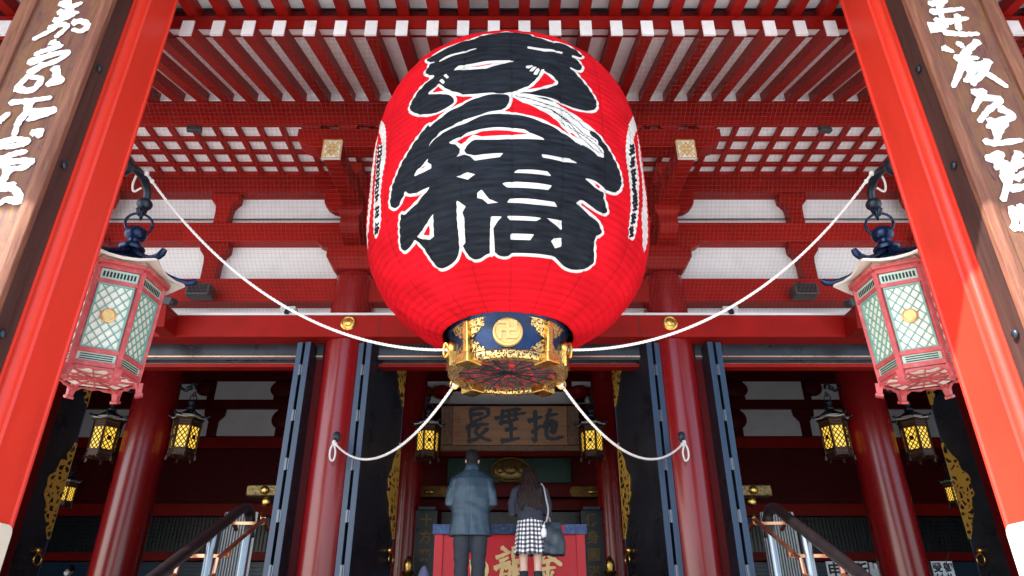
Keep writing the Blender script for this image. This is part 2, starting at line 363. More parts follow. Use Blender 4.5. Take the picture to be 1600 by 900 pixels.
# bracket complexes on the columns
def arm(cx, L, z0, h, y0, y1, nm='bracket_arm'):
    b = MB(); poly = [(-L,h),(-L,h*.62)] + [(-L+ .38*(1-math.cos(a)) , h*.62*(1-math.sin(a))) for a in (.35,.7,1.05,1.4)] + [(L-.38*(1-math.cos(a)), h*.62*(1-math.sin(a))) for a in (1.4,1.05,.7,.35)] + [(L,h*.62),(L,h)]
    b.prism(poly, lambda a,c_,t: (cx+a, t, z0+c_), y0, y1); return b.build(nm, M['red'], hall, bevel=.01)
def block(cx, cy, z0, w, h):
    b = MB(); k = w*.36
    b.loft([[(cx+sx*a, cy+sy*a, z) for sx,sy in ((-1,-1),(1,-1),(1,1),(-1,1))] for a, z in ((k, z0),(w*.40, z0+h*.15),(w*.5, z0+h*.45),(w*.5, z0+h))])
    b.build('bearing_block', M['red'], hall, bevel=.008)
def parm(cx, wd, z0, h, y0, y1):
    """arm projecting to the front, its nose rounded below"""
    b = MB(); poly = [(y1,h),(y0,h),(y0,h*.6)] + [(y0+.3*(1-math.cos(a)), h*.6*(1-math.sin(a))) for a in (.4,.8,1.2,1.57)] + [(y1,0)]
    b.prism(poly, lambda a,c_,t: (t, a, z0+c_), cx-wd/2, cx+wd/2); return b.build('bracket_arm', M['red'], hall, bevel=.01)
for cx in (-DX, DX, -D2, D2):
    block(cx, YW-.05, 5.275, .82, .36)
    arm(cx, .64, 5.45+.19, .30, 9.68, 9.83); arm(cx, .62, 6.33, .50, 9.66, 9.80)
    parm(cx, .30, 5.64, .33, 9.15, 9.68); block(cx, 9.33, 5.972, .40, .19)
    parm(cx, .30, 6.17, .30, 8.72, 9.68); block(cx, 8.92, 6.472, .40, .19)
    arm(cx, .78, 6.74, .36, 8.42, 8.70)
    for q in (-.58, 0, .58): block(cx+q, 8.56, 7.02+.085, .3, .085)
    # nose beam with a gilt end plate
    b = MB(); b.bar((cx, 9.6, 6.36), (cx*1.012, 7.92, 6.27), .25, .31); nb = b.build('nose_beam', M['red'], hall, bevel=.012)
    b = MB(); x0 = cx*1.012
    b.box(x0-.135, x0+.135, 7.885, 7.925, 6.105, 6.435); p = b.build('gilt_plate', M['cap'], nb, bevel=.006)
    b = MB()
    def fl_(a, c_, h): return (x0+a, 7.884-h, 6.27+c_)
    rr = random.Random(2)
    for k in range(4):
        a = k*math.pi/2
        for w2 in (.45, -.45):
            stroke(b, [(.018*math.cos(a), .018*math.sin(a)), (.055*math.cos(a+w2), .06*math.sin(a+w2)), (.098*math.cos(a), .12*math.sin(a))], .026, fl_, rr, taper=0)
            a2 = a + math.pi/4
            stroke(b, [(.03*math.cos(a2), .035*math.sin(a2)), (.085*math.cos(a2+w2*.4), .10*math.sin(a2+w2*.4)), (.135*math.cos(a2+w2*.25), .17*math.sin(a2+w2*.25))], .022, fl_, rr, taper=0)
    stroke(b, [(.03*math.cos(q*.63), .03*math.sin(q*.63)) for q in range(11)], .016, fl_, rr, taper=0)
    for q in ((-.125,-.155,.125,-.155),(.125,-.155,.125,.155),(.125,.155,-.125,.155),(-.125,.155,-.125,-.155)): stroke(b, [(q[0],q[1]),(q[2],q[3])], .022, fl_, rr, taper=0)
    b.build('gilt_flower', M['gold_flat'], nb)
# purlin carrying the rafters
b = MB(); b.box(-13, 13, 8.42, 8.51, 7.195, 7.42); b.build('purlin', M['red'], hall, bevel=.012)
b = MB(); b.box(-13, 13, 8.46, 8.66, 7.42, 7.70); b.build('purlin_cap', M['red'], hall)
b = MB(); b.box(-13, 13, 8.445, 8.50, 7.702, 8.02); b.build('rafter_closing_board', M['cap'], hall)
# flat lattice ceiling between purlin and wall
b = MB(); b.box(-13, 13, 8.511, YW+.04, 7.262, 7.30); b.build('lattice_back_board', M['cap'], hall)
b = MB()
LP = .355
xs = sorted([s*(k+.2)*LP for s in (-1,1) for k in range(0, 36)])
for x in xs: b.box(x-.040, x+.040, 8.512, 9.74, 7.195, 7.258)
ys = [8.49+.335*k for k in range(1, 4)]
for y in ys: b.box(-12.9, 12.9, y-.036, y+.036, 7.20, 7.256)
b.box(-12.9, 12.9, 9.74, 9.86, 7.172, 7.259)
b.build('lattice_ceiling', M['red'], hall)
# rafters with white painted ends, boards, flying rafters
SL = .383; RS = .394
def rz(y): return 6.83 + SL*(y-6.30)
NR = 24
for i in range(-NR, NR):
    x = (i+.5)*RS
    b = MB()
    n_ = math.hypot(1, SL)
    b.prism([(6.31, rz(6.31)), (8.62, rz(8.62)), (8.62, rz(8.62)+.25), (6.31, rz(6.31)+.25)], lambda a,c_,t: (t, a, c_), x-.074, x+.074)
    r = b.build('rafter', M['red'], hall)
    b = MB(); b.box(x-.076, x+.076, 6.29, 6.312, rz(6.3)-.002, rz(6.3)+.252); b.build('white_end', M['cap'], r)
    b = MB(); b.prism([(4.1, 6.87), (6.62, 7.27), (6.62, 7.45), (4.1, 7.05)], lambda a,c_,t: (t, a, c_), x-.07, x+.07)
    b.build('flying_rafter', M['red'], hall)
b = MB(); b.prism([(6.37, rz(6.37)+.185), (8.7, rz(8.7)+.185), (8.7, rz(8.7)+.246), (6.37, rz(6.37)+.246)], lambda a,c_,t: (t, a, c_), -13, 13); b.build('eave_board', M['cap'], hall)
b = MB(); b.box(-13, 13, 6.335, 6.36, 7.0, 7.114); b.box(-13, 13, 6.335, 6.60, 7.115, 7.215); b.build('eave_beam', M['red'], hall)
b = MB(); b.box(-13, 13, 6.42, 6.46, 7.22, 7.40); b.build('eave_closer', M['red_dark'], hall)
b = MB(); b.prism([(3.9, 7.06), (6.42, 7.46), (6.42, 7.5), (3.9, 7.1)], lambda a,c_,t: (t, a, c_), -13, 13); b.build('flying_board', M['cap'], hall)
# porch roof over the stairs, hall roof behind it
b = MB(); b.prism([(1.75, 7.22), (3.95, 7.12), (6.5, 7.53), (10.2, 9.2), (21.4, 13.0), (21.4, 13.3), (6.5, 8.1), (1.75, 7.5)], lambda a,c_,t: (t, a, c_), -13.4, 13.4)
b.build('tiled_roof', M['tile'], hall)
b = MB(); b.prism([(21.05, 7.8), (21.25, 7.8), (21.25, 12.9), (21.05, 12.9)], lambda a,c_,t: (t, a, c_), -13, 13); b.build('gable_wall', M['red_dark'], hall)
# porch beam from which the great lantern hangs
b = MB(); b.box(-.55, .52, 6.50, 6.70, 6.84, 6.94); b.build('lantern_beam', M['red'], hall, bevel=.01)

# porch pillars with moulded corners
PXI, PXO, PY0, PY1 = 4.10, 4.74, 5.36, 6.0
def pillar(s):
    xa, xb = PXI, PXO
    def corner(cx, cy, dx, dy, swap):
        # bead, quarter round, bead
        r = .085; q = [(0, -(r+.03)), (.012, -(r+.022)), (.012, -(r+.006)), (-.004, -r)]
        q = [(0, r+.042), (-.018, r+.034), (-.018, r+.010), (.006, r)]
        arc = [(.006 + r*(1-math.cos(a))*0 + (r-.006)*(1-math.cos(a)), .006+(r-.006)*(1-math.sin(a))) for a in (.26,.52,.78,1.05,1.3)]
        pts = q + arc + [(p[1], p[0]) for p in reversed(q)]
        pts = [(cx+dx*p[0], cy+dy*p[1]) for p in pts]
        return pts if not swap else pts[::-1]
    poly = corner(xa, PY0, 1, 1, False) + corner(xb, PY0, -1, 1, True) + corner(xb, PY1, -1, -1, False) + corner(xa, PY1, 1, -1, True)
    b = MB(); b.prism(poly, lambda a,c_,t: (s*a, c_, t), FZ-.118, 7.16)
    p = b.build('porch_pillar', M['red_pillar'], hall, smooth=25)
    b = MB(); b.box(s*4.42-.46, s*4.42+.46, 5.22, 6.14, FZ-.12, FZ+.06); b.build('pillar_base', M['stone'], p, bevel=.03)
pillar(-1); pillar(1)

# folding doors: two leaves folded flat, hinged at the column side
def door(s, x0, y0, x1, y1, fit=True):
    """s: side of the hall; (x0,y0) near edge, (x1,y1) far edge"""
    d = Vector((x1-x0, y1-y0, 0)); L = d.length; d.normalize(); nrm = Vector((d.y, -d.x, 0))*(-s)     # nrm: visible side
    zt, zb = 4.00, FZ+.02
    def P(a, n_, z): q = Vector((x0, y0, 0)) + d*a + nrm*n_; return (q.x, q.y, z)
    def slab(b, a0, a1, n0, n1, z0, z1):
        vs = [P(a,n_,z) for z in (z0,z1) for a,n_ in ((a0,n0),(a1,n0),(a1,n1),(a0,n1))]
        b.add(vs, [(0,3,2,1),(4,5,6,7),(0,1,5,4),(1,2,6,5),(2,3,7,6),(3,0,4,7)])
    b = MB()
    slab(b, 0.004, L-.004, -.08, 0, zb, zt); slab(b, 0.004, L-.004, -.21, -.13, zb, zt)
    dr = b.build('door', M['black'], hall, bevel=.006)
    b = MB(); slab(b, -.012, .004, -.083, .003, zb, zt); slab(b, -.012, .004, -.213, -.127, zb, zt); b.build('door_edge', M['blueblack'], dr, bevel=.004)
    b = MB(); slab(b, L-.004, L+.012, -.083, .003, zb, zt); slab(b, L-.004, L+.012, -.213, -.127, zb, zt); b.build('door_edge', M['blueblack'], dr, bevel=.004)
    for hz in (.75, 1.45, 2.15, 2.85, 3.55):
        b = MB(); b.tube([P(-.02,-.105,hz-.085), P(-.02,-.105,hz+.085)], .013, 8); slab(b, -.018, -.012, -.135, -.075, hz-.08, hz+.08); b.build('hinge', M['hinge'], dr, smooth=40)
    if fit:
        def wav(t): return 1 + .10*math.sin(t*34)
        def fitting(z0, z1, peak, wid):
            pts = [(0, z0)]; n = 26
            for k in range(n+1):
                t = k/n; e = (t/peak)**.75 if t < peak else ((1-t)/(1-peak))**.85
                pts.append((-.012-wid*e*wav(t), z0+(z1-z0)*t))
            pts.append((0, z1))
            b = MB(); b.prism(pts, lambda a,c_,t: P(L+.002+a, t, c_), .004, .016); b.build('gilt_fitting', M['gold_open'], dr)
        fitting(1.30, 2.75, .52, .36); fitting(3.35, 3.99, .96, .34); fitting(zb, .78, .04, .30)
        b = MB(); slab(b, L-.035, L+.016, .0, .014, 1.30, 2.75); b.build('gilt_edge', M['gold_flat'], dr)
        b = MB(); q = P(L-.16, .03, 1.12); b.ell(q, .05, .05, .05, 12, 8)
        ring = [Vector(P(L-.16+.075*math.sin(a), .06, 1.07-.075*(1-math.cos(a)))) for a in [k*2*math.pi/16 for k in range(17)]]
        b.tube(ring, .013, 8); b.build('ring_handle', M['gold'], dr, smooth=True)
for s in (-1, 1):
    door(s, s*2.09, 9.66, s*1.745, 10.88)
    door(s, s*3.02, 9.66, s*2.84, 10.85, False)
    door(s, s*7.13, 9.66, s*6.94, 10.88)

# painted shapes on the paper of the great lantern: (angle round the lantern, arc length up the paper)
G_ink = [[(-0.63,3.115),(-0.587,3.139),(-0.528,3.153),(-0.415,3.172),(-0.327,3.205),(-0.228,3.238),(-0.198,3.289),(-0.13,3.335),(-0.025,3.363),(-0.005,3.363),(0.083,3.345),(0.17,3.345),(0.198,3.261),(0.25,3.256),(0.325,3.219),(0.425,3.261),(0.498,3.228),(0.545,3.162),(0.565,3.115),(0.522,3.043),(0.488,3.038),(0.45,3.028),(0.493,2.97),(0.518,2.93),(0.527,2.886),(0.51,2.825),(0.485,2.8),(0.45,2.805),(0.415,2.81),(0.47,2.734),(0.52,2.656),(0.57,2.566),(0.607,2.486),(0.613,2.416),(0.593,2.335),(0.538,2.281),(0.45,2.254),(0.353,2.275),(0.292,2.297),(0.195,2.308),(0.125,2.313),(0.052,2.308),(0.16,2.351),(0.265,2.433),(0.32,2.497),(0.33,2.534),(0.3,2.587),(0.24,2.661),(0.218,2.64),(0.188,2.54),(0.14,2.427),(0.075,2.357),(-0.01,2.313),(-0.052,2.303),(-0.09,2.313),(-0.133,2.313),(-0.205,2.319),(-0.28,2.346),(-0.345,2.406),(-0.395,2.465),(-0.435,2.54),(-0.46,2.593),(-0.5,2.545),(-0.55,2.508),(-0.485,2.454),(-0.425,2.427),(-0.367,2.373),(-0.34,2.308),(-0.347,2.259),(-0.385,2.221),(-0.45,2.204),(-0.52,2.221),(-0.595,2.275),(-0.66,2.357),(-0.698,2.427),(-0.695,2.502),(-0.655,2.577),(-0.6,2.656),(-0.528,2.708),(-0.498,2.728),(-0.542,2.769),(-0.595,2.851),(-0.595,2.891),(-0.577,2.93),(-0.565,2.97),(-0.502,2.94),(-0.57,3.004)],
  [(-0.512,2.051),(-0.472,2.089),(-0.415,2.133),(-0.36,2.172),(-0.292,2.215),(-0.212,2.259),(-0.147,2.286),(-0.077,2.297),(-0.01,2.297),(0.008,2.281),(0.012,2.232),(-0.002,2.144),(-0.032,2.106),(-0.052,2.051),(0.018,2.046),(0.123,2.024),(0.228,1.975),(0.323,1.915),(0.397,1.861),(0.462,1.812),(0.485,1.812),(0.453,1.872),(0.408,1.926),(0.368,1.969),(0.348,2.007),(0.303,2.073),(0.26,2.117),(0.208,2.155),(0.153,2.193),(0.088,2.237),(0.045,2.286),(0.052,2.297),(0.16,2.292),(0.248,2.292),(0.292,2.264),(0.275,2.215),(0.35,2.172),(0.413,2.139),(0.478,2.095),(0.527,2.062),(0.58,2.035),(0.635,1.991),(0.692,1.92),(0.75,1.812),(0.792,1.711),(0.803,1.61),(0.788,1.512),(0.74,1.44),(0.667,1.415),(0.62,1.435),(0.56,1.471),(0.48,1.45),(0.538,1.41),(0.603,1.375),(0.638,1.38),(0.643,1.31),(0.643,1.325),(0.667,1.261),(0.688,1.208),(0.667,1.174),(0.61,1.169),(0.542,1.194),(0.473,1.227),(0.435,1.174),(0.453,1.16),(0.495,1.131),(0.553,1.098),(0.615,1.074),(0.652,1.037),(0.678,0.995),(0.665,0.962),(0.635,0.939),(0.638,0.869),(0.67,0.782),(0.708,0.7),(0.685,0.659),(0.65,0.609),(0.595,0.578),(0.533,0.564),(0.465,0.573),(0.4,0.614),(0.353,0.65),(0.28,0.65),(0.193,0.65),(0.09,0.645),(0.025,0.641),(0.012,0.618),(-0.022,0.609),(-0.065,0.618),(-0.095,0.654),(-0.125,0.645),(-0.16,0.636),(-0.21,0.6),(-0.255,0.596),(-0.295,0.632),(-0.312,0.681),(-0.325,0.741),(-0.35,0.741),(-0.365,0.69),(-0.397,0.632),(-0.445,0.6),(-0.508,0.578),(-0.557,0.578),(-0.585,0.605),(-0.605,0.663),(-0.617,0.736),(-0.63,0.823),(-0.66,0.892),(-0.682,0.925),(-0.702,0.902),(-0.772,0.874),(-0.807,0.869),(-0.83,0.897),(-0.833,0.948),(-0.805,1.023),(-0.77,1.146),(-0.75,1.227),(-0.722,1.189),(-0.665,1.213),(-0.593,1.256),(-0.518,1.325),(-0.488,1.36),(-0.525,1.355),(-0.597,1.35),(-0.667,1.38),(-0.702,1.44),(-0.715,1.385),(-0.738,1.35),(-0.765,1.315),(-0.8,1.31),(-0.84,1.355),(-0.855,1.41),(-0.84,1.501),(-0.83,1.584),(-0.85,1.41),(-0.84,1.481),(-0.818,1.595),(-0.775,1.711),(-0.712,1.823),(-0.645,1.926),(-0.575,2.029),(-0.515,2.095)]]
G_white = [[(-0.502,2.94),(-0.425,2.965),(-0.305,2.984),(-0.212,2.989),(-0.212,2.97),(-0.305,2.955),(-0.405,2.94),(-0.475,2.93),(-0.555,2.96)],
  [(0.133,3.019),(0.255,3.014),(0.393,3.038),(0.38,3.004),(0.252,2.955),(0.135,2.97)],
  [(-0.363,2.708),(-0.325,2.749),(-0.245,2.744),(-0.162,2.749),(-0.065,2.749),(-0.012,2.749),(0.06,2.749),(-0.012,2.718),(-0.065,2.682),(-0.137,2.65),(-0.242,2.661)],
  [(-0.46,2.624),(-0.438,2.635),(-0.412,2.572),(-0.43,2.561)],
  [(-0.427,2.666),(-0.41,2.682),(-0.383,2.619),(-0.397,2.603)],
  [(0.115,2.661),(0.12,2.692),(0.155,2.723),(0.17,2.708),(0.135,2.656)],
  [(0.137,2.614),(0.145,2.65),(0.173,2.703),(0.19,2.697),(0.157,2.619)],
  [(0.163,2.582),(0.18,2.656),(0.198,2.687),(0.208,2.661),(0.188,2.582)],
  [(0.2,2.587),(0.218,2.666),(0.24,2.677),(0.223,2.603)],
  [(-0.02,2.1),(-0.103,2.079),(-0.172,2.051),(-0.275,2.018),(-0.347,1.98),(-0.425,1.942),(-0.48,1.882),(-0.52,1.818),(-0.468,1.877),(-0.415,1.92),(-0.333,1.953),(-0.26,1.98),(-0.165,2.029),(-0.09,2.051),(-0.02,2.057)],
  [(-0.367,1.78),(-0.315,1.812),(-0.242,1.855),(-0.157,1.877),(-0.06,1.882),(-0.037,1.882),(0.025,1.877),(0.1,1.861),(0.155,1.818),(0.235,1.775),(0.14,1.759),(0.018,1.748),(-0.052,1.742),(-0.143,1.748),(-0.198,1.764),(-0.212,1.753),(-0.25,1.7),(-0.262,1.652),(-0.25,1.621),(-0.198,1.579),(-0.113,1.579),(-0.025,1.589),(-0.045,1.548),(-0.127,1.532),(-0.195,1.527),(-0.225,1.579),(-0.268,1.616),(-0.315,1.6),(-0.292,1.637),(-0.292,1.689),(-0.32,1.748)],
  [(-0.617,1.543),(-0.595,1.595),(-0.54,1.631),(-0.505,1.679),(-0.512,1.637),(-0.482,1.595),(-0.48,1.553),(-0.547,1.543)],
  [(-0.315,1.395),(-0.242,1.415),(-0.192,1.385),(-0.24,1.34)],
  [(0.198,1.6),(0.385,1.621),(0.44,1.584),(0.337,1.563),(0.21,1.563)],
  [(0.03,1.385),(0.06,1.415),(0.153,1.42),(0.238,1.425),(0.27,1.385),(0.155,1.38)],
  [(-0.032,1.271),(-0.018,1.281),(0.052,1.291),(0.17,1.291),(0.27,1.291),(0.248,1.242),(0.085,1.237),(-0.002,1.237)],
  [(-0.005,1.098),(0.015,1.131),(0.123,1.136),(0.29,1.136),(0.317,1.098),(0.16,1.089)],
  [(-0.185,1.203),(-0.157,1.227),(-0.113,1.131),(-0.055,1.098),(-0.123,1.093),(-0.152,1.136),(-0.188,1.155)],
  [(-0.01,0.976),(0.09,0.976),(0.223,0.976),(0.185,0.943),(0.093,0.939),(0.015,0.939)],
  [(0.25,0.981),(0.353,0.981),(0.365,0.892),(0.323,0.929)],
  [(0.018,0.819),(0.18,0.823),(0.155,0.768),(0.02,0.764)],
  [(0.305,0.782),(0.323,0.809),(0.375,0.828),(0.388,0.75),(0.348,0.722)],
  [(-0.657,0.939),(-0.583,0.99),(-0.492,1.093),(-0.52,0.888),(-0.562,0.869),(-0.615,0.897)],
  [(-0.317,1.16),(-0.262,1.089),(-0.29,1.037),(-0.28,0.99),(-0.3,0.764),(-0.325,0.741),(-0.335,0.695),(-0.36,0.69),(-0.337,0.855),(-0.33,0.99)],
  [(-0.107,0.976),(-0.035,0.971),(-0.065,0.929),(-0.095,0.869),(-0.093,0.759),(-0.095,0.654),(-0.12,0.6),(-0.133,0.65)],
  [(0.045,2.297),(0.16,2.292),(0.248,2.27),(0.337,2.226),(0.415,2.193),(0.48,2.144),(0.547,2.089),(0.58,2.035),(0.545,2.04),(0.535,2.002),(0.598,1.948),(0.603,1.909),(0.65,1.85),(0.643,1.775),(0.593,1.764),(0.56,1.785),(0.48,1.823),(0.445,1.877),(0.375,1.937),(0.355,2.013),(0.26,2.117),(0.153,2.193),(0.095,2.232)]]
G_red = [[(-0.275,2.713),(-0.175,2.708),(-0.095,2.718),(-0.115,2.697),(-0.19,2.687)],
  [(-0.312,1.775),(-0.27,1.807),(-0.212,1.823),(-0.157,1.85),(-0.06,1.85),(0.025,1.845),(0.085,1.828),(0.127,1.807),(0.018,1.791),(-0.052,1.785),(-0.157,1.785),(-0.205,1.818),(-0.24,1.78),(-0.28,1.737)],
  [(-0.562,1.589),(-0.54,1.605),(-0.515,1.6),(-0.54,1.584)],
  [(0.562,1.42),(0.583,1.435),(0.613,1.415),(0.593,1.4)],
  [(-0.605,0.934),(-0.532,1.004),(-0.55,0.906)],
  [(0.375,1.931),(0.415,1.926),(0.47,1.872),(0.453,1.877)],
  [(0.488,1.179),(0.545,1.16),(0.58,1.146),(0.538,1.155)]]
G_lines = [[(0.075,2.27),(0.18,2.232),(0.29,2.199),(0.382,2.161),(0.46,2.106),(0.493,2.062),(0.545,2.024)],
  [(0.157,2.182),(0.268,2.155),(0.348,2.1),(0.41,2.046),(0.442,2.018),(0.507,1.964),(0.585,1.931)],
  [(0.275,2.15),(0.377,2.051),(0.455,1.958),(0.54,1.92),(0.632,1.834)],
  [(0.377,2.007),(0.44,1.948),(0.502,1.872),(0.607,1.801)]]
G_whiteS = [[(-1.258,2.749),(-1.225,2.835),(-1.212,2.861),(-1.05,2.614),(-0.98,2.395),(-0.948,2.057),(-0.963,1.828),(-0.975,1.652),(-0.96,1.456),(-0.982,1.256),(-1.08,1.174),(-1.12,1.232),(-1.103,1.44),(-1.09,1.759),(-1.112,2.177),(-1.04,2.281),(-1.098,2.502)],
  [(-1.262,2.723),(-1.205,2.465),(-1.185,2.128),(-1.157,1.823),(-1.183,1.512),(-1.308,1.252),(-1.383,1.315),(-1.242,1.569),(-1.258,1.926),(-1.295,2.33),(-1.288,2.645)],
  [(0.925,2.346),(0.978,2.534),(1.138,2.84),(1.205,2.886),(1.25,2.754),(1.09,2.529),(1.005,2.303),(1.02,2.215),(1.053,1.948),(1.035,1.689),(1.013,1.395),(1.022,1.103),(0.94,1.098),(0.905,1.271),(0.91,1.445),(0.88,1.785),(0.88,2.1)],
  [(1.178,2.661),(1.21,2.373),(1.23,2.084),(1.22,1.626),(1.277,1.165),(1.178,1.131),(1.065,1.395),(1.107,1.616),(1.143,1.991),(1.132,2.286)]]
G_linesS = [[(-1.15,2.373),(-1.047,2.292)],
  [(-1.135,2.303),(-1.038,2.226)],
  [(-1.12,2.232),(-1.025,2.161)],
  [(-1.127,2.379),(-1.085,2.193)],
  [(-1.067,2.313),(-1.047,2.161)],
  [(-1.117,2.204),(-1.042,2.155)],
  [(-1.123,2.155),(-1.03,2.089)],
  [(-1.105,2.084),(-1.027,2.035)],
  [(-1.11,2.226),(-1.07,2.046)],
  [(-1.055,2.166),(-1.04,2.024)],
  [(-1.107,2.057),(-1.032,2.007)],
  [(-1.1,1.997),(-1.022,1.948)],
  [(-1.078,1.92),(-1.015,1.888)],
  [(-1.095,2.073),(-1.06,1.904)],
  [(-1.047,2.024),(-1.03,1.882)],
  [(-1.087,1.877),(-1.01,1.828)],
  [(-1.085,1.823),(-1.015,1.785)],
  [(-1.078,1.764),(-1.007,1.726)],
  [(-1.075,1.893),(-1.047,1.737)],
  [(-1.03,1.85),(-1.018,1.716)],
  [(-1.078,1.711),(-1.012,1.679)],
  [(-1.062,1.647),(-1.002,1.621)],
  [(-1.062,1.6),(-1.005,1.574)],
  [(-1.065,1.726),(-1.045,1.584)],
  [(-1.022,1.689),(-1.02,1.569)],
  [(-1.07,1.512),(-0.997,1.476)],
  [(-1.06,1.456),(-0.997,1.43)],
  [(-1.067,1.415),(-1.002,1.39)],
  [(-1.05,1.522),(-1.047,1.4)],
  [(-1.012,1.491),(-1.022,1.385)],
  [(-1.07,1.32),(-1.007,1.296)],
  [(-1.085,1.286),(-1.015,1.256)],
  [(-1.1,1.252),(-1.032,1.227)],
  [(-1.058,1.335),(-1.075,1.232)],
  [(-1.025,1.31),(-1.047,1.218)],
  [(0.942,2.166),(1.02,2.275)],
  [(0.935,2.111),(1.015,2.221)],
  [(0.93,2.057),(1.005,2.161)],
  [(0.96,2.21),(0.953,2.079)],
  [(1,2.254),(0.98,2.117)],
  [(0.945,2.007),(1.007,2.1)],
  [(0.93,1.948),(1.002,2.046)],
  [(0.925,1.899),(0.99,1.986)],
  [(0.955,2.046),(0.948,1.92)],
  [(0.993,2.084),(0.975,1.953)],
  [(0.935,1.845),(0.998,1.931)],
  [(0.93,1.796),(0.995,1.882)],
  [(0.93,1.748),(0.988,1.828)],
  [(0.948,1.882),(0.945,1.764)],
  [(0.988,1.92),(0.968,1.791)],
  [(0.935,1.716),(1,1.801)],
  [(0.928,1.663),(0.99,1.748)],
  [(0.928,1.621),(0.982,1.695)],
  [(0.948,1.753),(0.945,1.637)],
  [(0.982,1.785),(0.968,1.663)],
  [(0.935,1.595),(0.99,1.668)],
  [(0.938,1.553),(0.998,1.631)],
  [(0.938,1.512),(0.988,1.579)],
  [(0.95,1.631),(0.953,1.522)],
  [(0.985,1.663),(0.975,1.548)],
  [(0.935,1.471),(0.998,1.548)],
  [(0.942,1.435),(1,1.507)],
  [(0.945,1.395),(0.998,1.461)],
  [(0.95,1.507),(0.96,1.405)],
  [(0.985,1.538),(0.98,1.43)],
  [(0.93,1.32),(0.982,1.385)],
  [(0.933,1.281),(0.985,1.345)],
  [(0.938,1.247),(0.982,1.301)],
  [(0.938,1.35),(0.955,1.256)],
  [(0.965,1.37),(0.975,1.281)],
  [(0.933,1.179),(0.973,1.232)],
  [(0.945,1.15),(0.98,1.198)],
  [(0.955,1.117),(0.993,1.165)],
  [(0.938,1.208),(0.968,1.127)],
  [(0.965,1.227),(0.982,1.141)]]

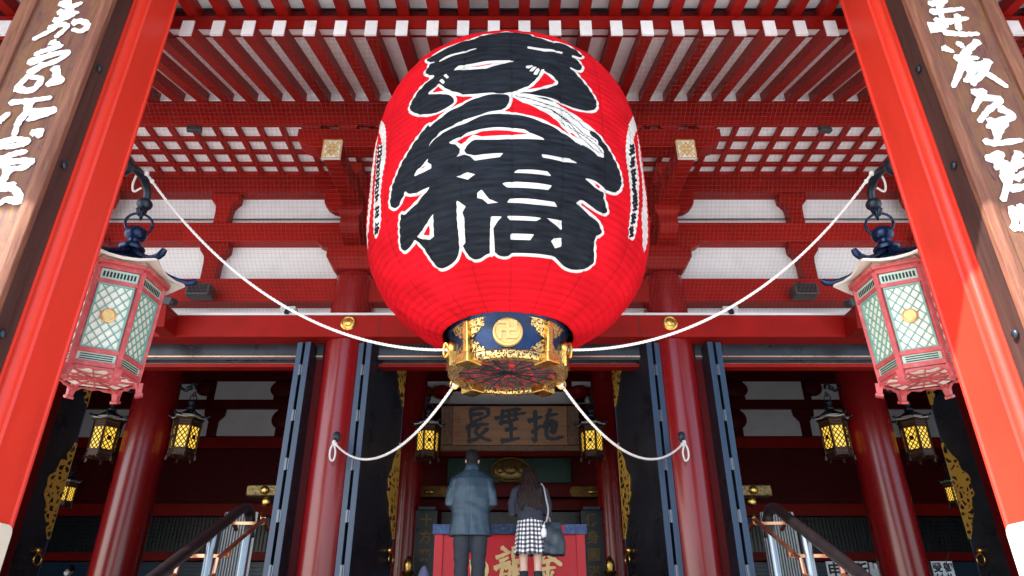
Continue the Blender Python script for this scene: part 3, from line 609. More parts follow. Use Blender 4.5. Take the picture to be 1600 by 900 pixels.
# ------------------------------------------------------------------ interior of the hall
def rect(name, u0, v0, u1, v1, Y, th, m, s=1, bevel=.006, parent=None):
    p = at(u0, v0, Y); q = at(u1, v1, Y); x0, x1 = sorted((s*p.x, s*q.x)); z0, z1 = sorted((p.z, q.z))
    b = MB(); b.box(x0, x1, Y, Y+th, z0, z1); return b.build(name, M[m], parent or hall, bevel=bevel)
for s in (-1, 1):                                   # side bays, seen through the open doors (surveyed on the left, mirrored)
    k = 1 if s < 0 else -1
    YB = 20.0
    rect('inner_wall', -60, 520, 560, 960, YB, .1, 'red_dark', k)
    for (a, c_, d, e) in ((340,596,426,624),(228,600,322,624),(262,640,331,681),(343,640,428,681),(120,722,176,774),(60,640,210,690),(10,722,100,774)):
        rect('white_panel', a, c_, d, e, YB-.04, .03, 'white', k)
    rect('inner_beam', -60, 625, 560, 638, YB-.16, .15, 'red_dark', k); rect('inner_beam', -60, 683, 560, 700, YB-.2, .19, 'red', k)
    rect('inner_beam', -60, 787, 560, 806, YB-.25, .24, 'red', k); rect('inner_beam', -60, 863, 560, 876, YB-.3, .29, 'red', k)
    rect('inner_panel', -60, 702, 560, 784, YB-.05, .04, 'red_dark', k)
    p = at(-60, 808, YB-.1); q = at(560, 862, YB-.1)
    x0, x1 = sorted((k*p.x, k*q.x)); b = MB(); b.box(x0, x1, YB-.06, YB-.04, q.z, p.z); lw = b.build('lattice_window', M['black'], hall)
    b = MB(); x = x0
    while x < x1: b.box(x-.012, x+.012, YB-.10, YB-.075, q.z, p.z); x += .105
    z = q.z
    while z < p.z: b.box(x0, x1, YB-.095, YB-.07, z-.012, z+.012); z += .105
    b.build('lattice', mat('dark_lattice_wood', (.012,.017,.026), .4), lw)
    rect('inner_panel', -60, 878, 560, 960, YB-.05, .04, 'blueblack', k)
    b = MB()
    for q_ in range(9):
        p = at(0, 880+q_*6, YB-.1); p2 = at(520, 880+q_*6, YB-.1); b.bar((k*p.x, YB-.1, p.z), (k*p2.x, YB-.1, p.z), .02, .03)
    b.build('louvre', M['blueblack'], hall)
    # bracket ends under the inner beam
    for (u, v, rx, rz_) in ((446, 655, .42, .34), (446, 608, .46, .30), (255, 655, .3, .3), (322, 606, .3, .26)):
        p = at(u, v, YB-.1); b = MB(); b.ell((k*p.x, YB-.10, p.z), rx, .14, rz_, 20, 10); b.build('beam_nose', M['red_dark'], hall, smooth=True)
    p = at(337, 640, YB-.1); q = at(337, 682, YB-.1); b = MB(); h = p.z-q.z
    b.prism([(-.13,0),(.13,0),(.14,h*.55),(.30,h*.78),(.32,h),(-.32,h),(-.30,h*.78),(-.14,h*.55)], lambda a,c_,t: (k*p.x+a, t, q.z+c_), YB-.12, YB-.02); b.build('inner_strut', M['red_dark'], hall)
    # gilt beam ends at the edge of the doors
    p = at(410, 766, 13.0); b = MB(); b.box(k*p.x-.30, k*p.x+.30, 13.0, 13.25, p.z-.10, p.z+.10); bp_ = b.build('gilt_plate', M['gold_dull'], hall, bevel=.02)
    b = MB(); b.ell((k*p.x+k*.05, 12.98, p.z), .08, .05, .08); b.build('boss', M['gold'], bp_, smooth=True)
    p = at(416, 784, 13.0); b = MB(); b.ell((k*p.x, 13.0, p.z), .09, .06, .09); b.tube([(k*p.x-.05,12.95,p.z-.2),(k*p.x-.02,12.93,p.z-.3),(k*p.x,12.95,p.z-.4)], .02); b.build('ring_handle', M['gold'], hall, smooth=True)
    # posts and tie beam standing behind the folded doors
    b = MB(); b.box(min(s*3.35,s*3.0), max(s*3.35,s*3.0), 13.05, 13.4, FZ, 7.5); b.build('inner_post', M['red_dark'], hall, bevel=.02)
    # round inner columns
    for cx, r in ((6.70, .385), (2.2, .30)):
        y = 12.5 if cx > 5 else 15.2
        b = MB(); b.lathe([(r, FZ), (r, 7.56)], 48, (s*cx, y, 0), cap=False); ic = b.build('inner_column', M['red_col'], hall, smooth=True)
        b = MB(); b.lathe([(r+.12, FZ), (r+.10, FZ+.08), (r+.02, FZ+.14)], 36, (s*cx, y, 0)); b.build('column_base', M['gold'], ic, smooth=True)
        if cx > 5:
            pass
# centre bay: sanctum front
YC = 16.4
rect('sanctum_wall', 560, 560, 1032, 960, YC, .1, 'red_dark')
for (a, c_, d, e) in ((640,596,702,630),(700,612,915,631),(893,596,955,630),(640,650,668,690),(925,650,955,690)): rect('white_panel', a, c_, d, e, YC-.05, .03, 'white')
rect('inner_beam', 580, 632, 1012, 646, YC-.2, .19, 'red_dark'); rect('inner_beam', 580, 694, 1012, 712, YC-.3, .29, 'red')
rect('green_panel', 700, 716, 893, 754, YC-.1, .05, 'greenp'); rect('green_panel', 618, 716, 652, 754, YC-.1, .05, 'greenp'); rect('green_panel', 940, 716, 974, 754, YC-.1, .05, 'greenp')
for (u0, u1) in ((702, 892), (619, 651), (941, 973)):
    b = MB(); p = at(u0, 717, YC-.12); q = at(u1, 753, YC-.12); h = p.z-q.z; x = p.x
    while x < q.x-.02:
        for d_ in (1, -1):
            xe = min(x+h*.5, q.x); b.bar((x, YC-.115, q.z if d_ > 0 else p.z), (xe, YC-.115-.01*d_, q.z+(xe-x)*2*d_ if d_ > 0 else p.z-(xe-x)*2), .016, .02)
        x += .16
    b.build('green_trellis', M['greenp'], hall)
p = at(798, 734, YC-.2); b = MB()
b.ell(p, .42, .06, .25, 28, 10); b.tube([(p.x+.44*math.cos(a), p.y-.03, p.z+.27*math.sin(a)) for a in [k*2*math.pi/32 for k in range(33)]], .025, 6)
b.ell(p+Vector((0,-.06,0)), .15, .05, .12); b.ell(p+Vector((-.24,-.06,0)), .08, .04, .1); b.ell(p+Vector((.24,-.06,0)), .08, .04, .1)
b.build('gilt_emblem', M['gold_dull'], hall, smooth=True)
rect('inner_beam', 560, 758, 1032, 776, YC-.35, .34, 'red_dark'); rect('inner_beam', 560, 783, 1032, 797, YC-.28, .27, 'red_dark')
for u0, u1 in ((638, 706), (890, 962)):
    p = at(u0, 759, YC-.45); q = at(u1, 776, YC-.45); zc_ = (p.z+q.z)/2; r = abs(p.z-q.z)/2
    poly = [(q.x-r+r*math.cos(a), zc_+r*math.sin(a)) for a in [-1.57+k*.314 for k in range(11)]] + [(p.x+r+r*math.cos(a), zc_+r*math.sin(a)) for a in [1.57+k*.314 for k in range(11)]]
    b = MB(); b.prism(poly, lambda a,c_,t: (a, t, c_), YC-.42, YC-.36); g_ = b.build('gilt_plate', M['gold_dull'], hall, bevel=.01)
    b = MB(); b.ell(((p.x+q.x)/2, YC-.44, zc_-.02), .12, .06, .05, 14, 8); b.build('boss', M['gold'], g_, smooth=True)
rect('dark_screen', 622, 800, 648, 905, YC-.2, .1, 'black'); rect('dark_screen', 690, 800, 910, 905, YC-.2, .1, 'black'); rect('dark_screen', 950, 800, 975, 905, YC-.2, .1, 'black')
for (u, v) in ((660, 650), (690, 610), (905, 610), (935, 650), (660, 610), (935, 610)):
    p = at(u, v, YC-.4); b = MB(); b.ell((p.x, YC-.25, p.z), .26, .22, .17, 12, 8); b.build('beam_nose', M['red'], hall, smooth=True)
# altar glints: candle stands behind the offering box
for s in (-1, 1):
    t = thing('altar_lamp', ['brass altar lamp left of the offering box, deep in the hall', 'brass altar lamp right of the offering box, deep in the hall'][s > 0], 'altar lamp', (s*2.0, 14.6, FZ), 'altar lamps')
    b = MB(); b.lathe([(.14,0),(.12,.05),(.03,.1),(.025,.7),(.06,.75),(.12,.80),(.13,.84)], 16, t.location); b.build('stand', M['gold'], t, smooth=40)
    b = MB(); b.lathe([(.07,.84),(.09,.95),(.06,1.08),(.02,1.12)], 14, t.location); b.build('lamp_bowl', M['gold'], t, smooth=40)

# name plaque deep in the hall
pq = thing('name_plaque', 'wide brown wooden plaque with three large black brush characters above the worshippers', 'plaque', (0.02, 14.3, 3.9))
a0 = at(710, 636, 14.3); a1 = at(889, 694, 14.3)
PH = (a0.z-a1.z)/2; PW = (a1.x-a0.x)/2
def plq(x, z, h): return (pq.location.x + x, 14.3 - h - (z)*.18, (a0.z+a1.z)/2 + z)
b = MB(); b.prism([(-PW,-PH),(PW,-PH),(PW,PH),(-PW,PH)], plq, 0, -.06); b.build('board', M['wood_brown'], pq, bevel=.01)
b = MB()
for (x0,z0,x1,z1) in ((-PW-.25,-PH-.13,PW+.25,-PH),(-PW-.25,-PH,-PW,PH),(PW,-PH,PW+.25,PH)):
    b.prism([(x0,z0),(x1,z0),(x1,z1),(x0,z1)], plq, .02, -.08)
b.build('carved_frame', M['gold_fine'] if False else mat('carved_dark_wood', (.12,.055,.028), .5, var=.6, scale=14, bump=.8, bscale=18), pq, bevel=.02)
b = MB(); rr = random.Random(11)
def pchar(strokes, wd):
    for s_ in strokes:
        pts = []
        for tok in s_.split():
            x, y = map(float, tok.split(',')); u = 680 + x/4.7375; v = 610 + y/4.7375
            w_ = at(u, v, 14.3); pts.append((w_.x - pq.location.x, w_.z - (a0.z+a1.z)/2))
        stroke(b, pts, wd, plq, rr, taper=.3, lift=.01, step=.002)
pchar(["262,150 330,140 388,142", "388,142 392,185 345,212", "262,152 268,235", "285,185 355,178", "345,212 290,235 248,262", "232,282 300,258 392,252", "250,258 250,320 252,368", "242,372 300,360 330,342", "322,268 300,310 350,350 412,370", "388,285 340,325"], .085)
pchar(["445,212 550,192 668,175", "500,152 492,240", "548,150 545,250", "600,140 590,225", "520,160 632,146", "478,245 545,232 612,215", "560,245 563,350", "522,292 605,282", "490,372 560,362 622,352"], .085)
pchar(["738,160 742,280 742,370 715,352", "690,232 790,200", "720,312 780,262", "850,148 822,235 790,272", "820,192 905,180", "800,272 890,236 880,310 850,302", "830,232 824,330 868,356 946,342", "862,222 864,300"], .085)
b.build('brush_characters', M['plaque_ink'], pq)
b = MB()
for (x, z) in ((-PW+.10, .12), (-PW+.10, -.16)):
    for (p_, q_) in (((-.05,-.06),(.05,-.06)),((.05,-.06),(.05,.06)),((.05,.06),(-.05,.06)),((-.05,.06),(-.05,-.06)),((-.05,0),(.05,0)),((0,-.06),(0,.06))):
        stroke(b, [(x+p_[0], z+p_[1]), (x+q_[0], z+q_[1])], .012, plq, rr, taper=0, lift=.01)
b.build('seal', mat('seal_red', (.3,.06,.04), .6), pq)
# hanging couplet boards with gilt characters
for s, txt, lab in ((-1, '十方来人皆対面', 'tall black couplet board with gold writing left of the offering box'), (1, '佛身圓滿無背相', 'tall black couplet board with gold writing right of the offering box')):
    p = at(670 if s < 0 else 931, 797, 15.0); p.x = s*(1.74)
    t = thing('couplet_board', lab, 'signboard', (p.x, 15.0, FZ), 'couplet boards')
    b = MB(); b.box(p.x-.23, p.x+.23, 15.0, 15.06, FZ+.05, p.z); b.build('board', M['black'], t, bevel=.01)
    b = MB(); b.box(p.x-.18, p.x+.18, 14.93, 15.0, p.z, p.z+.06); b.build('hanger', M['iron'], t)
    b = MB(); H = (p.z - FZ)/7.2
    for i, ch in enumerate(txt):
        text_mb(ch, .27, lambda x,z,h,i=i: (p.x+x, 14.994-h, p.z-.22-i*.34+z), b, .006)
    b.build('gilt_characters', mat('dull_gold_writing', (.16,.10,.03), .6, .2), t)

# ------------------------------------------------------------------ six sided lanterns
def glass(name, col, emit=0., ecol=(1,.75,.2)):
    m = mat(name, col, .45, var=.10, scale=6)
    if emit:
        b = m.node_tree.nodes['Principled BSDF']; b.inputs['Emission Color'].default_value = (*ecol, 1); b.inputs['Emission Strength'].default_value = emit
    return m
PAL_OUT = dict(frame=mat('faded_pink_red_paint', (.52,.085,.09), .5, var=.18, scale=7, bump=.1, dirt=(.66,.34,.32), dirt_amt=.45), panel=glass('cream_lantern_panel', (.88,.87,.74)), bars=mat('teal_lattice', (.20,.42,.36), .5, var=.15, scale=9),
               roof=M['navy'], under=mat('cream_roof_underside', (.78,.73,.64), .6, var=.06), vent=mat('teal_vent', (.42,.60,.50), .5, var=.1), slot=M['inkblack'], med=mat('pale_gilt', (.80,.52,.20), .4, .5, var=.15, scale=14), base=mat('cream_base_board', (.84,.79,.72), .6, var=.1, scale=6, dirt=(.6,.42,.36), dirt_amt=.3))
PAL_IN = dict(frame=mat('dark_bronze', (.055,.022,.014), .4, .5, var=.3, scale=8), panel=glass('lit_amber_panel', (.62,.42,.09), .40, (1,.60,.06)), bars=mat('dark_lattice', (.06,.035,.012), .5), roof=M['iron'],
              under=mat('grey_roof_underside', (.66,.64,.60), .6), vent=mat('dark_vent', (.10,.05,.03), .5), slot=M['inkblack'], med=mat('dark_medallion', (.03,.016,.008), .4, .5), base=mat('bronze_base', (.42,.17,.05), .45, .3, var=.3, scale=9))
def hexlantern(name, label, cat, loc, group, pal, bw=.011, rf=.71, step_=.135):
    """body centre at the empty; circumradius .46, body height 1.17"""
    t = thing(name, label, cat, loc, group)
    A = [math.radians(60*k) for k in range(6)]                     # corners: a flat faces the front
    def cn(k, r, z): a = A[k % 6]; return Vector((r*math.cos(a), r*math.sin(a), z))
    R0, R1 = .455, .475
    def rad(z): return R0 + (R1-R0)*(z+.6)/1.2
    b = MB()
    for k in range(6):
        b.bar(cn(k, rad(-.72), -.72), cn(k, rad(.60), .60), .055, .055, up=cn(k, 1, 0))
        for z, h in ((.60,.06),(.405,.05),(-.46,.055),(-.615,.06)): b.bar(cn(k, rad(z), z), cn(k+1, rad(z), z), .05, h)
        b.bar(cn(k, .52, .65), cn(k+1, .52, .65), .05, .05)
    b.build('frame', pal['frame'], t, local=True, bevel=.006)
    for k in range(6):
        p0, p1 = cn(k, 1, 0), cn(k+1, 1, 0); m_ = ((p0+p1)/2).normalized(); tx = (p1-p0).normalized()
        ap = math.cos(math.radians(30))
        def fn(x, z, h, m_=m_, tx=tx): q = m_*(rad(z)*ap - .012 + h) + tx*x; return (q.x, q.y, z)
        hw = .195
        b = MB(); b.prism([(-hw,-.435),(hw,-.435),(hw,.38),(-hw,.38)], fn, 0, -.012)
        b.mi = 1
        # bordered diamond lattice
        for (xa,za,xb,zb) in ((-hw,-.425,hw,-.425),(-hw,.37,hw,.37),(-hw+.012,-.43,-hw+.012,.38),(hw-.012,-.43,hw-.012,.38)):
            b.bar(fn(xa,za,.012), fn(xb,zb,.012), .02, .022, up=m_)
        st_ = step_; W2 = hw-.02; zl, zh = -.415, .36; sl = 1.25
        for d_ in (1, -1):
            c_ = zl - 2*W2*sl
            while c_ < zh + 2*W2*sl:
                # line z = c_ + sl*(x+W2)*d
                pts = []
                xs_ = [-W2, W2]; 
                za = c_ if d_ > 0 else c_; f = (lambda x: c_ + sl*(x+W2)) if d_ > 0 else (lambda x: c_ + sl*(W2-x))
                lo, hi = -W2, W2
                # clip to zl..zh
                def inv(z): return (z-c_)/sl - W2 if d_ > 0 else W2-(z-c_)/sl
                a_, e_ = sorted((inv(zl), inv(zh))); lo = max(lo, a_); hi = min(hi, e_)
                if hi - lo > .01: b.bar(fn(lo, f(lo), .010+.003*d_), fn(hi, f(hi), .010+.003*d_), bw, .012, up=m_)
                c_ += st_
        pn = b.build('lattice_panel', [pal['panel'], pal['bars']], t, local=True)
        if k % 2 == 1 or True:
            if k in (4, 0, 2) :
                b = MB(); b.lathe([(.085,0),(.085,.012),(.07,.02),(.062,.012)], 28)
                b.v = [fn(x, -.02+y, .02+z) for x,y,z in b.v]
                b.mi = 0
                text_mb('卍', .11, lambda x,z,h: fn(x, -.02+z, .032+h), b, .003)
                b.build('medallion', pal['med'], t, local=True, smooth=30)
        b = MB(); b.prism([(-hw-.005,.435),(hw+.005,.435),(hw+.005,.565),(-hw-.005,.565)], fn, .012, 0); b.mi = 1
        for q in range(10): x = -hw+.03+q*(2*hw-.06)/9; b.prism([(x-.011,.465),(x+.011,.465),(x+.011,.535),(x-.011,.535)], fn, .0155, .005)
        b.build('vent_panel', [pal['vent'], pal['slot']], t, local=True)
        b = MB(); b.prism([(-hw,-.585),(hw,-.585),(hw,-.487),(-hw,-.487)], fn, .012, 0); b.mi = 1
        for q in range(3): z = -.562+q*.026; b.prism([(-hw+.03,z-.006),(hw-.03,z-.006),(hw-.03,z+.006),(-hw+.03,z+.006)], fn, .0155, .005)
        b.build('slotted_band', [pal['vent'], pal['slot']], t, local=True)
    # scalloped apron with feet
    b = MB()
    for k in range(6):
        p0, p1 = cn(k, .465, 0), cn(k+1, .465, 0); n = 14; top = []; bot = []
        for q in range(n+1):
            f = q/n; p = p0.lerp(p1, f); e = abs(f-.5)*2; zb = -.685 - .06*max(0, (e-.55)/.45)**1.6 + (.010*math.sin(f*math.pi*6))
            top.append(Vector((p.x,p.y,-.665))); bot.append(Vector((p.x,p.y,zb)))
        o_ = ((p0+p1)/2).normalized()*.03
        for q in range(n): b.add([bot[q],bot[q+1],top[q+1],top[q],bot[q]+o_,bot[q+1]+o_,top[q+1]+o_,top[q]+o_], [(0,1,2,3),(4,7,6,5),(0,4,5,1),(3,2,6,7)])
        b.bar(cn(k,.475,-.66), cn(k,.495,-.785), .085, .085, up=cn(k,1,0), w1=.06, h1=.06); b.bar(cn(k,.495,-.785), cn(k,.505,-.815), .085, .085, up=cn(k,1,0))
    b.build('scalloped_base', pal['frame'], t, local=True)
    b = MB(); b.lathe([(.43,-.66),(.43,-.64)], 6); b.build('floor_board', pal['base'], t, local=True)
    b = MB()
    for k in range(6): b.bar((0,0,-.675), cn(k,.44,-.675), .014, .022); m2 = (cn(k,.44,-.675)+cn(k+1,.44,-.675))/2; b.bar((0,0,-.676), m2, .010, .016); b.bar(cn(k,.25,-.677), cn(k+1,.25,-.677), .010, .016)
    b.lathe([(.05,-.70),(.06,-.67)], 12); b.build('floor_ribs', pal['frame'], t, local=True)
    # flared roof: cream soffit, dark ribs with upturned tips
    def roofz(f): return 1.14 - .45*f**.62 + .05*max(0, f-.75)/.25
    rings = []; N = 9
    for q in range(N+1):
        f = .12 + .88*q/N; ring = []
        for k in range(6):
            for e in range(4):
                g_ = e/4; p = cn(k, rf*f, 0).lerp(cn(k+1, rf*f, 0), g_); sag = 1-4*(g_-.5)**2
                p = p*(1 - .07*sag*f); ring.append((p.x, p.y, roofz(f) - .05*sag*f**3))
        rings.append(ring)
    b = MB(); b.loft(rings, cap=False); top_n = len(b.f)
    b.loft([[(x,y,z-.035) for x,y,z in r] for r in rings], cap=False); b.m[top_n:] = [1]*(len(b.f)-top_n)
    n24 = 24; o0 = N*n24; o1 = (N+1)*n24 + N*n24
    for k in range(n24): b.f.append((o0+k, o0+(k+1)%n24, o1+(k+1)%n24, o1+k)); b.m.append(1)
    b.build('roof', [pal['roof'], pal['under']], t, local=True, smooth=35, fix=False)
    b = MB(); b.lathe([(.49,.665),(.49,.685),(.42,.80)], 6); b.build('eave_board', pal['under'], t, local=True)
    for k in range(6):
        pts = [cn(k, rf*f, roofz(f)+.022) for f in (.1,.3,.5,.7,.85,1.0)] + [cn(k, rf+.07, roofz(1)+.045), cn(k, rf+.11, roofz(1)+.085)]
        b = MB(); b.tube(pts, [.045,.04,.036,.036,.038,.042,.046,.036], 8); b.build('roof_rib', pal['roof'], t, local=True, smooth=50)
    b = MB(); b.lathe([(.15,1.06),(.16,1.10),(.12,1.15),(.07,1.18),(.075,1.22),(.12,1.25),(.14,1.31),(.12,1.37),(.07,1.41),(.03,1.43)], 20); b.build('finial', pal['roof'], t, local=True, smooth=40)
    if True:
        b = MB(); b.tube([(.16*math.cos(a), 0, 1.47+.16*math.sin(a)) for a in [k*2*math.pi/24 for k in range(25)]], .018, 8)
        b.tube([(0, .07*math.cos(a), 1.64+.09*math.sin(a)) for a in [k*2*math.pi/20 for k in range(21)]], .018, 8); b.build('hanging_ring', pal['roof'], t, local=True, smooth=True)
    return t
LY_, LX_, LZ_, LS_ = 6.70, 4.28, 2.95, .88
HT = math.radians(27)
hx = hexlantern('hexagonal_lantern', 'large hexagonal lantern with cream lattice panels and pink frame beside the left pillar', 'lantern', (-LX_, LY_, LZ_), 'hexagonal hanging lanterns on the porch', PAL_OUT)
h2 = copy_tree(hx); h2.location = (LX_, LY_, LZ_); h2['label'] = 'large hexagonal lantern with cream lattice panels and pink frame beside the right, half sunlit pillar'
# curved iron hook fixed to the back of the pillar
def hook(t, sx, turn):
    R_ = Matrix.Rotation(-turn, 3, 'Z')
    p = [R_ @ Vector(q) for q in [(sx*.06,-.76,1.86),(sx*.06,-.52,1.98),(sx*.05,-.28,2.02),(sx*.03,-.08,1.96),(0,.02,1.82),(0,.02,1.68),(0,-.04,1.60),(0,-.11,1.65)]]
    b = MB(); q = catmull(p, 5); b.tube(q, [.062 - .028*i/(len(q)-1) for i in range(len(q))], 10)
    b.ell(R_ @ Vector((0,.0,1.78)), .10, .10, .085, 14, 8); b.ell(R_ @ Vector((sx*.06,-.745,1.86)), .13, .13, .13)
    return b.build('hook', M['iron'], t, local=True, smooth=True)
for t_, sx_ in ((hx, 1), (h2, -1)):
    hook(t_, sx_, sx_*HT); t_.rotation_euler = (0, 0, sx_*HT); t_.scale = (LS_,)*3
inl = hexlantern('lit_lantern', 'x', 'lantern', (0,0,0), 'lit lanterns inside the hall', PAL_IN, .034, .61, .21)
b = MB(); p = [(0,.0,1.86),(0,.02,1.98),(0,.12,2.06),(0,.24,2.02),(0,.34,1.90),(0,.46,1.84),(0,.62,1.92),(0,.85,2.05)]
b.tube(catmull(p, 5), .05, 8); b.ell((0,.3,1.92), .10, .14, .08); b.build('curved_arm', M['iron'], inl, local=True, smooth=True)
spots = [(163,686,12.3,.50,-1.2,'lit amber lantern left of the left inner column, under the left porch lantern'), (289,684,12.3,.50,1.2,'lit amber lantern right of the left inner column'),
         (668,690,13.6,.48,.3,'lit amber lantern left of the brown name plaque'), (925,690,13.6,.48,-.3,'lit amber lantern right of the brown name plaque'),
         (1306,684,12.3,.50,-1.2,'lit amber lantern left of the right inner column'), (1432,686,12.3,.50,1.2,'lit amber lantern right of the right inner column, under the right porch lantern'),
         (104,772,15.8,.37,0.1,'small far lit lantern beside the left gilt edged black door'), (1491,772,15.8,.37,-.1,'small far lit lantern beside the right gilt edged black door')]
for i, (u, v, Y, sc_, rot, lab) in enumerate(spots):
    o = inl if i == 0 else copy_tree(inl); p = at(u, v, Y); o.location = p; o.scale = (sc_,)*3; o.rotation_euler = (0,0,rot); o['label'] = lab

# ------------------------------------------------------------------ the great red paper lantern
LZB, LZT, LR, LA, LBX, LRE, LCX, LCY = 2.7607, 6.2441, 1.5602, 3.792, .8524, .681, -.013, 6.6
def great_lantern():
    t = thing('paper_lantern', 'huge red paper lantern with black and white characters hanging in the porch', 'paper lantern', (LCX, LCY, 2.33))
    tt = np.sin(np.linspace(-np.pi/2, np.pi/2, 4001)); zz = (LZB+LZT)/2 + tt*(LZT-LZB)/2
    rr_ = LRE + (LR-LRE)*np.clip(1-np.abs(tt)**LA, 0, 1)**LBX
    ss = np.concatenate([[0], np.cumsum(np.hypot(np.diff(zz), np.diff(rr_)))]); S = ss[-1]
    NRIB = 58; sub = 6; sv = np.linspace(0, S, NRIB*sub+1)
    zv = np.interp(sv, ss, zz); rv = np.interp(sv, ss, rr_)
    dz = np.gradient(zv, sv); dr = np.gradient(rv, sv)                     # tangent -> outward normal (dz, -dr)
    th = np.concatenate([np.linspace(-1.75, 1.75, 480), np.linspace(1.75, 2*np.pi-1.75, 64)[1:-1]]); nt = len(th)
    rng = np.random.default_rng(3)
    amp = .009*(.75 + .5*rng.random(NRIB))[np.minimum((sv/S*NRIB).astype(int), NRIB-1)]
    rib = amp*np.abs(np.sin(np.pi*sv/S*NRIB))**.8
    TH, SV = np.meshgrid(th, sv)
    wob = .006*np.sin(TH*5+SV*1.3) + .0035*np.sin(TH*31+SV*9)*np.sin(SV*7.3+TH*4) + .004*np.sin(TH*17+SV*3.1)*np.sin(SV*5.0)
    seam = -.006*np.exp(-((np.mod(TH+.13, np.pi/10)-np.pi/20)/.012)**2)
    ro = rib[:,None] + wob + seam
    Rr = rv[:,None] + ro*dz[:,None]; Zz = zv[:,None] - ro*dr[:,None]
    X = Rr*np.sin(TH); Y = -Rr*np.cos(TH); Z = Zz - 2.33
    nr = len(sv); verts = np.stack([X,Y,Z], -1).reshape(-1,3)
    I = np.arange(nr-1)[:,None]*nt; J = np.arange(nt)[None,:]; J2 = (J+1) % nt
    quads = np.stack([I+J, I+J2, I+nt+J2, I+nt+J], -1).reshape(-1,4)
    me = bpy.data.meshes.new('paper_shade')
    me.vertices.add(len(verts)); me.vertices.foreach_set('co', verts.ravel().astype(np.float32))
    me.loops.add(quads.size); me.loops.foreach_set('vertex_index', quads.ravel().astype(np.int32))
    me.polygons.add(len(quads)); me.polygons.foreach_set('loop_start', (np.arange(len(quads))*4).astype(np.int32))
    me.polygons.foreach_set('use_smooth', np.ones(len(quads), bool)); me.update(); me.validate()
    # signed distances to the painted shapes, in metres on the paper
    PX = (np.where(TH > np.pi, TH-2*np.pi, TH)*1.5).ravel(); PY = SV.ravel()
    def segd(px, py, a, c_):
        dx, dy = c_[0]-a[0], c_[1]-a[1]; L2 = dx*dx+dy*dy+1e-12
        k = np.clip(((px-a[0])*dx+(py-a[1])*dy)/L2, 0, 1); return np.hypot(px-a[0]-k*dx, py-a[1]-k*dy)
    def field(polys, closed=True, chaikin=0, sx=1.5):
        out = np.full(PX.shape, .2, np.float32)
        for poly in polys:
            q = [(a*sx, c_) for a, c_ in poly]
            for _ in range(chaikin):
                n = len(q); q = [p for i in range(n) for p in ((.78*q[i][0]+.22*q[(i+1)%n][0], .78*q[i][1]+.22*q[(i+1)%n][1]), (.22*q[i][0]+.78*q[(i+1)%n][0], .22*q[i][1]+.78*q[(i+1)%n][1]))]
            qa = np.array(q); mk = (PX > qa[:,0].min()-.08) & (PX < qa[:,0].max()+.08) & (PY > qa[:,1].min()-.08) & (PY < qa[:,1].max()+.08)
            ix = np.nonzero(mk)[0]
            if not len(ix): continue
            px, py = PX[ix], PY[ix]; d = np.full(px.shape, 9.); ins = np.zeros(px.shape, bool); n = len(q)
            for i in range(n if closed else n-1):
                a, c_ = q[i], q[(i+1) % n]; d = np.minimum(d, segd(px, py, a, c_))
                if closed:
                    cr = (a[1] > py) != (c_[1] > py)
                    if a[1] != c_[1]: ins ^= cr & (px < (c_[0]-a[0])*(py-a[1])/(c_[1]-a[1])+a[0])
            if closed: d = np.where(ins, -d, d)
            out[ix] = np.minimum(out[ix], d)
        return out
    for nm, arr in (('ink', field(G_ink, chaikin=1)), ('slit', field(G_white)), ('redslit', field(G_red)), ('hair', field(G_lines, False)),
                    ('sidewhite', field(G_whiteS, chaikin=1)), ('sidehair', field(G_linesS, False))):
        at_ = me.attributes.new(nm, 'FLOAT', 'POINT'); at_.data.foreach_set('value', arr.astype(np.float32))
    # sewn gores and sheets of paper: seams and sheet to sheet differences in the dye
    gore = np.floor((TH+.13)/(np.pi/10)).astype(int) % 20; band = np.minimum((SV/S*NRIB/4).astype(int), 14)
    sheet = (.86 + .22*rng.random((20, 15)))[gore, band]
    groove_tone = 1 - .16*np.exp(-((np.mod(SV/S*NRIB+.5, 1)-.5)/.16)**2)  # paper tone darker along each groove between the ribs
    seam_d = 1 - .30*np.exp(-((np.mod(TH+.13, np.pi/10)-np.pi/20)/.006)**2)
    tone = (sheet*groove_tone*seam_d).ravel().astype(np.float32)
    at_ = me.attributes.new('sheet_tone', 'FLOAT', 'POINT'); at_.data.foreach_set('value', tone)
    m = bpy.data.materials.new('painted_red_paper'); m.use_nodes = True; n = m.node_tree.nodes; l = m.node_tree.links; bs = n['Principled BSDF']
    tc = n.new('ShaderNodeTexCoord')
    def noisecol(c0, c1, sc_, st_=(1,1,1)):
        mp = n.new('ShaderNodeMapping'); mp.inputs['Scale'].default_value = st_; l.new(tc.outputs['Object'], mp.inputs[0])
        z = n.new('ShaderNodeTexNoise'); z.inputs['Scale'].default_value = sc_; z.inputs['Detail'].default_value = 7; l.new(mp.outputs[0], z.inputs['Vector'])
        r = n.new('ShaderNodeValToRGB'); r.color_ramp.elements[0].position = .3; r.color_ramp.elements[1].position = .7
        r.color_ramp.elements[0].color = (*c0,1); r.color_ramp.elements[1].color = (*c1,1); l.new(z.outputs[0], r.inputs[0]); return r.outputs[0]
    def less(nm, thr):
        a = n.new('ShaderNodeAttribute'); a.attribute_name = nm; x = n.new('ShaderNodeMath'); x.operation = 'LESS_THAN'; x.inputs[1].default_value = thr
        l.new(a.outputs['Fac'], x.inputs[0]); return x.outputs[0]
    def mix(fac, c1, c2):
        x = n.new('ShaderNodeMixRGB'); l.new(fac, x.inputs[0]); l.new(c1, x.inputs[1]); l.new(c2, x.inputs[2]); return x.outputs[0]
    RED = noisecol((.53,.0022,.009), (.68,.0045,.015), 2.2, (1,1,2)); WHT = noisecol((.62,.60,.57), (.74,.72,.69), 8); BLK = noisecol((.006,.007,.010), (.017,.022,.031), 5, (1,1,7))
    c_ = RED
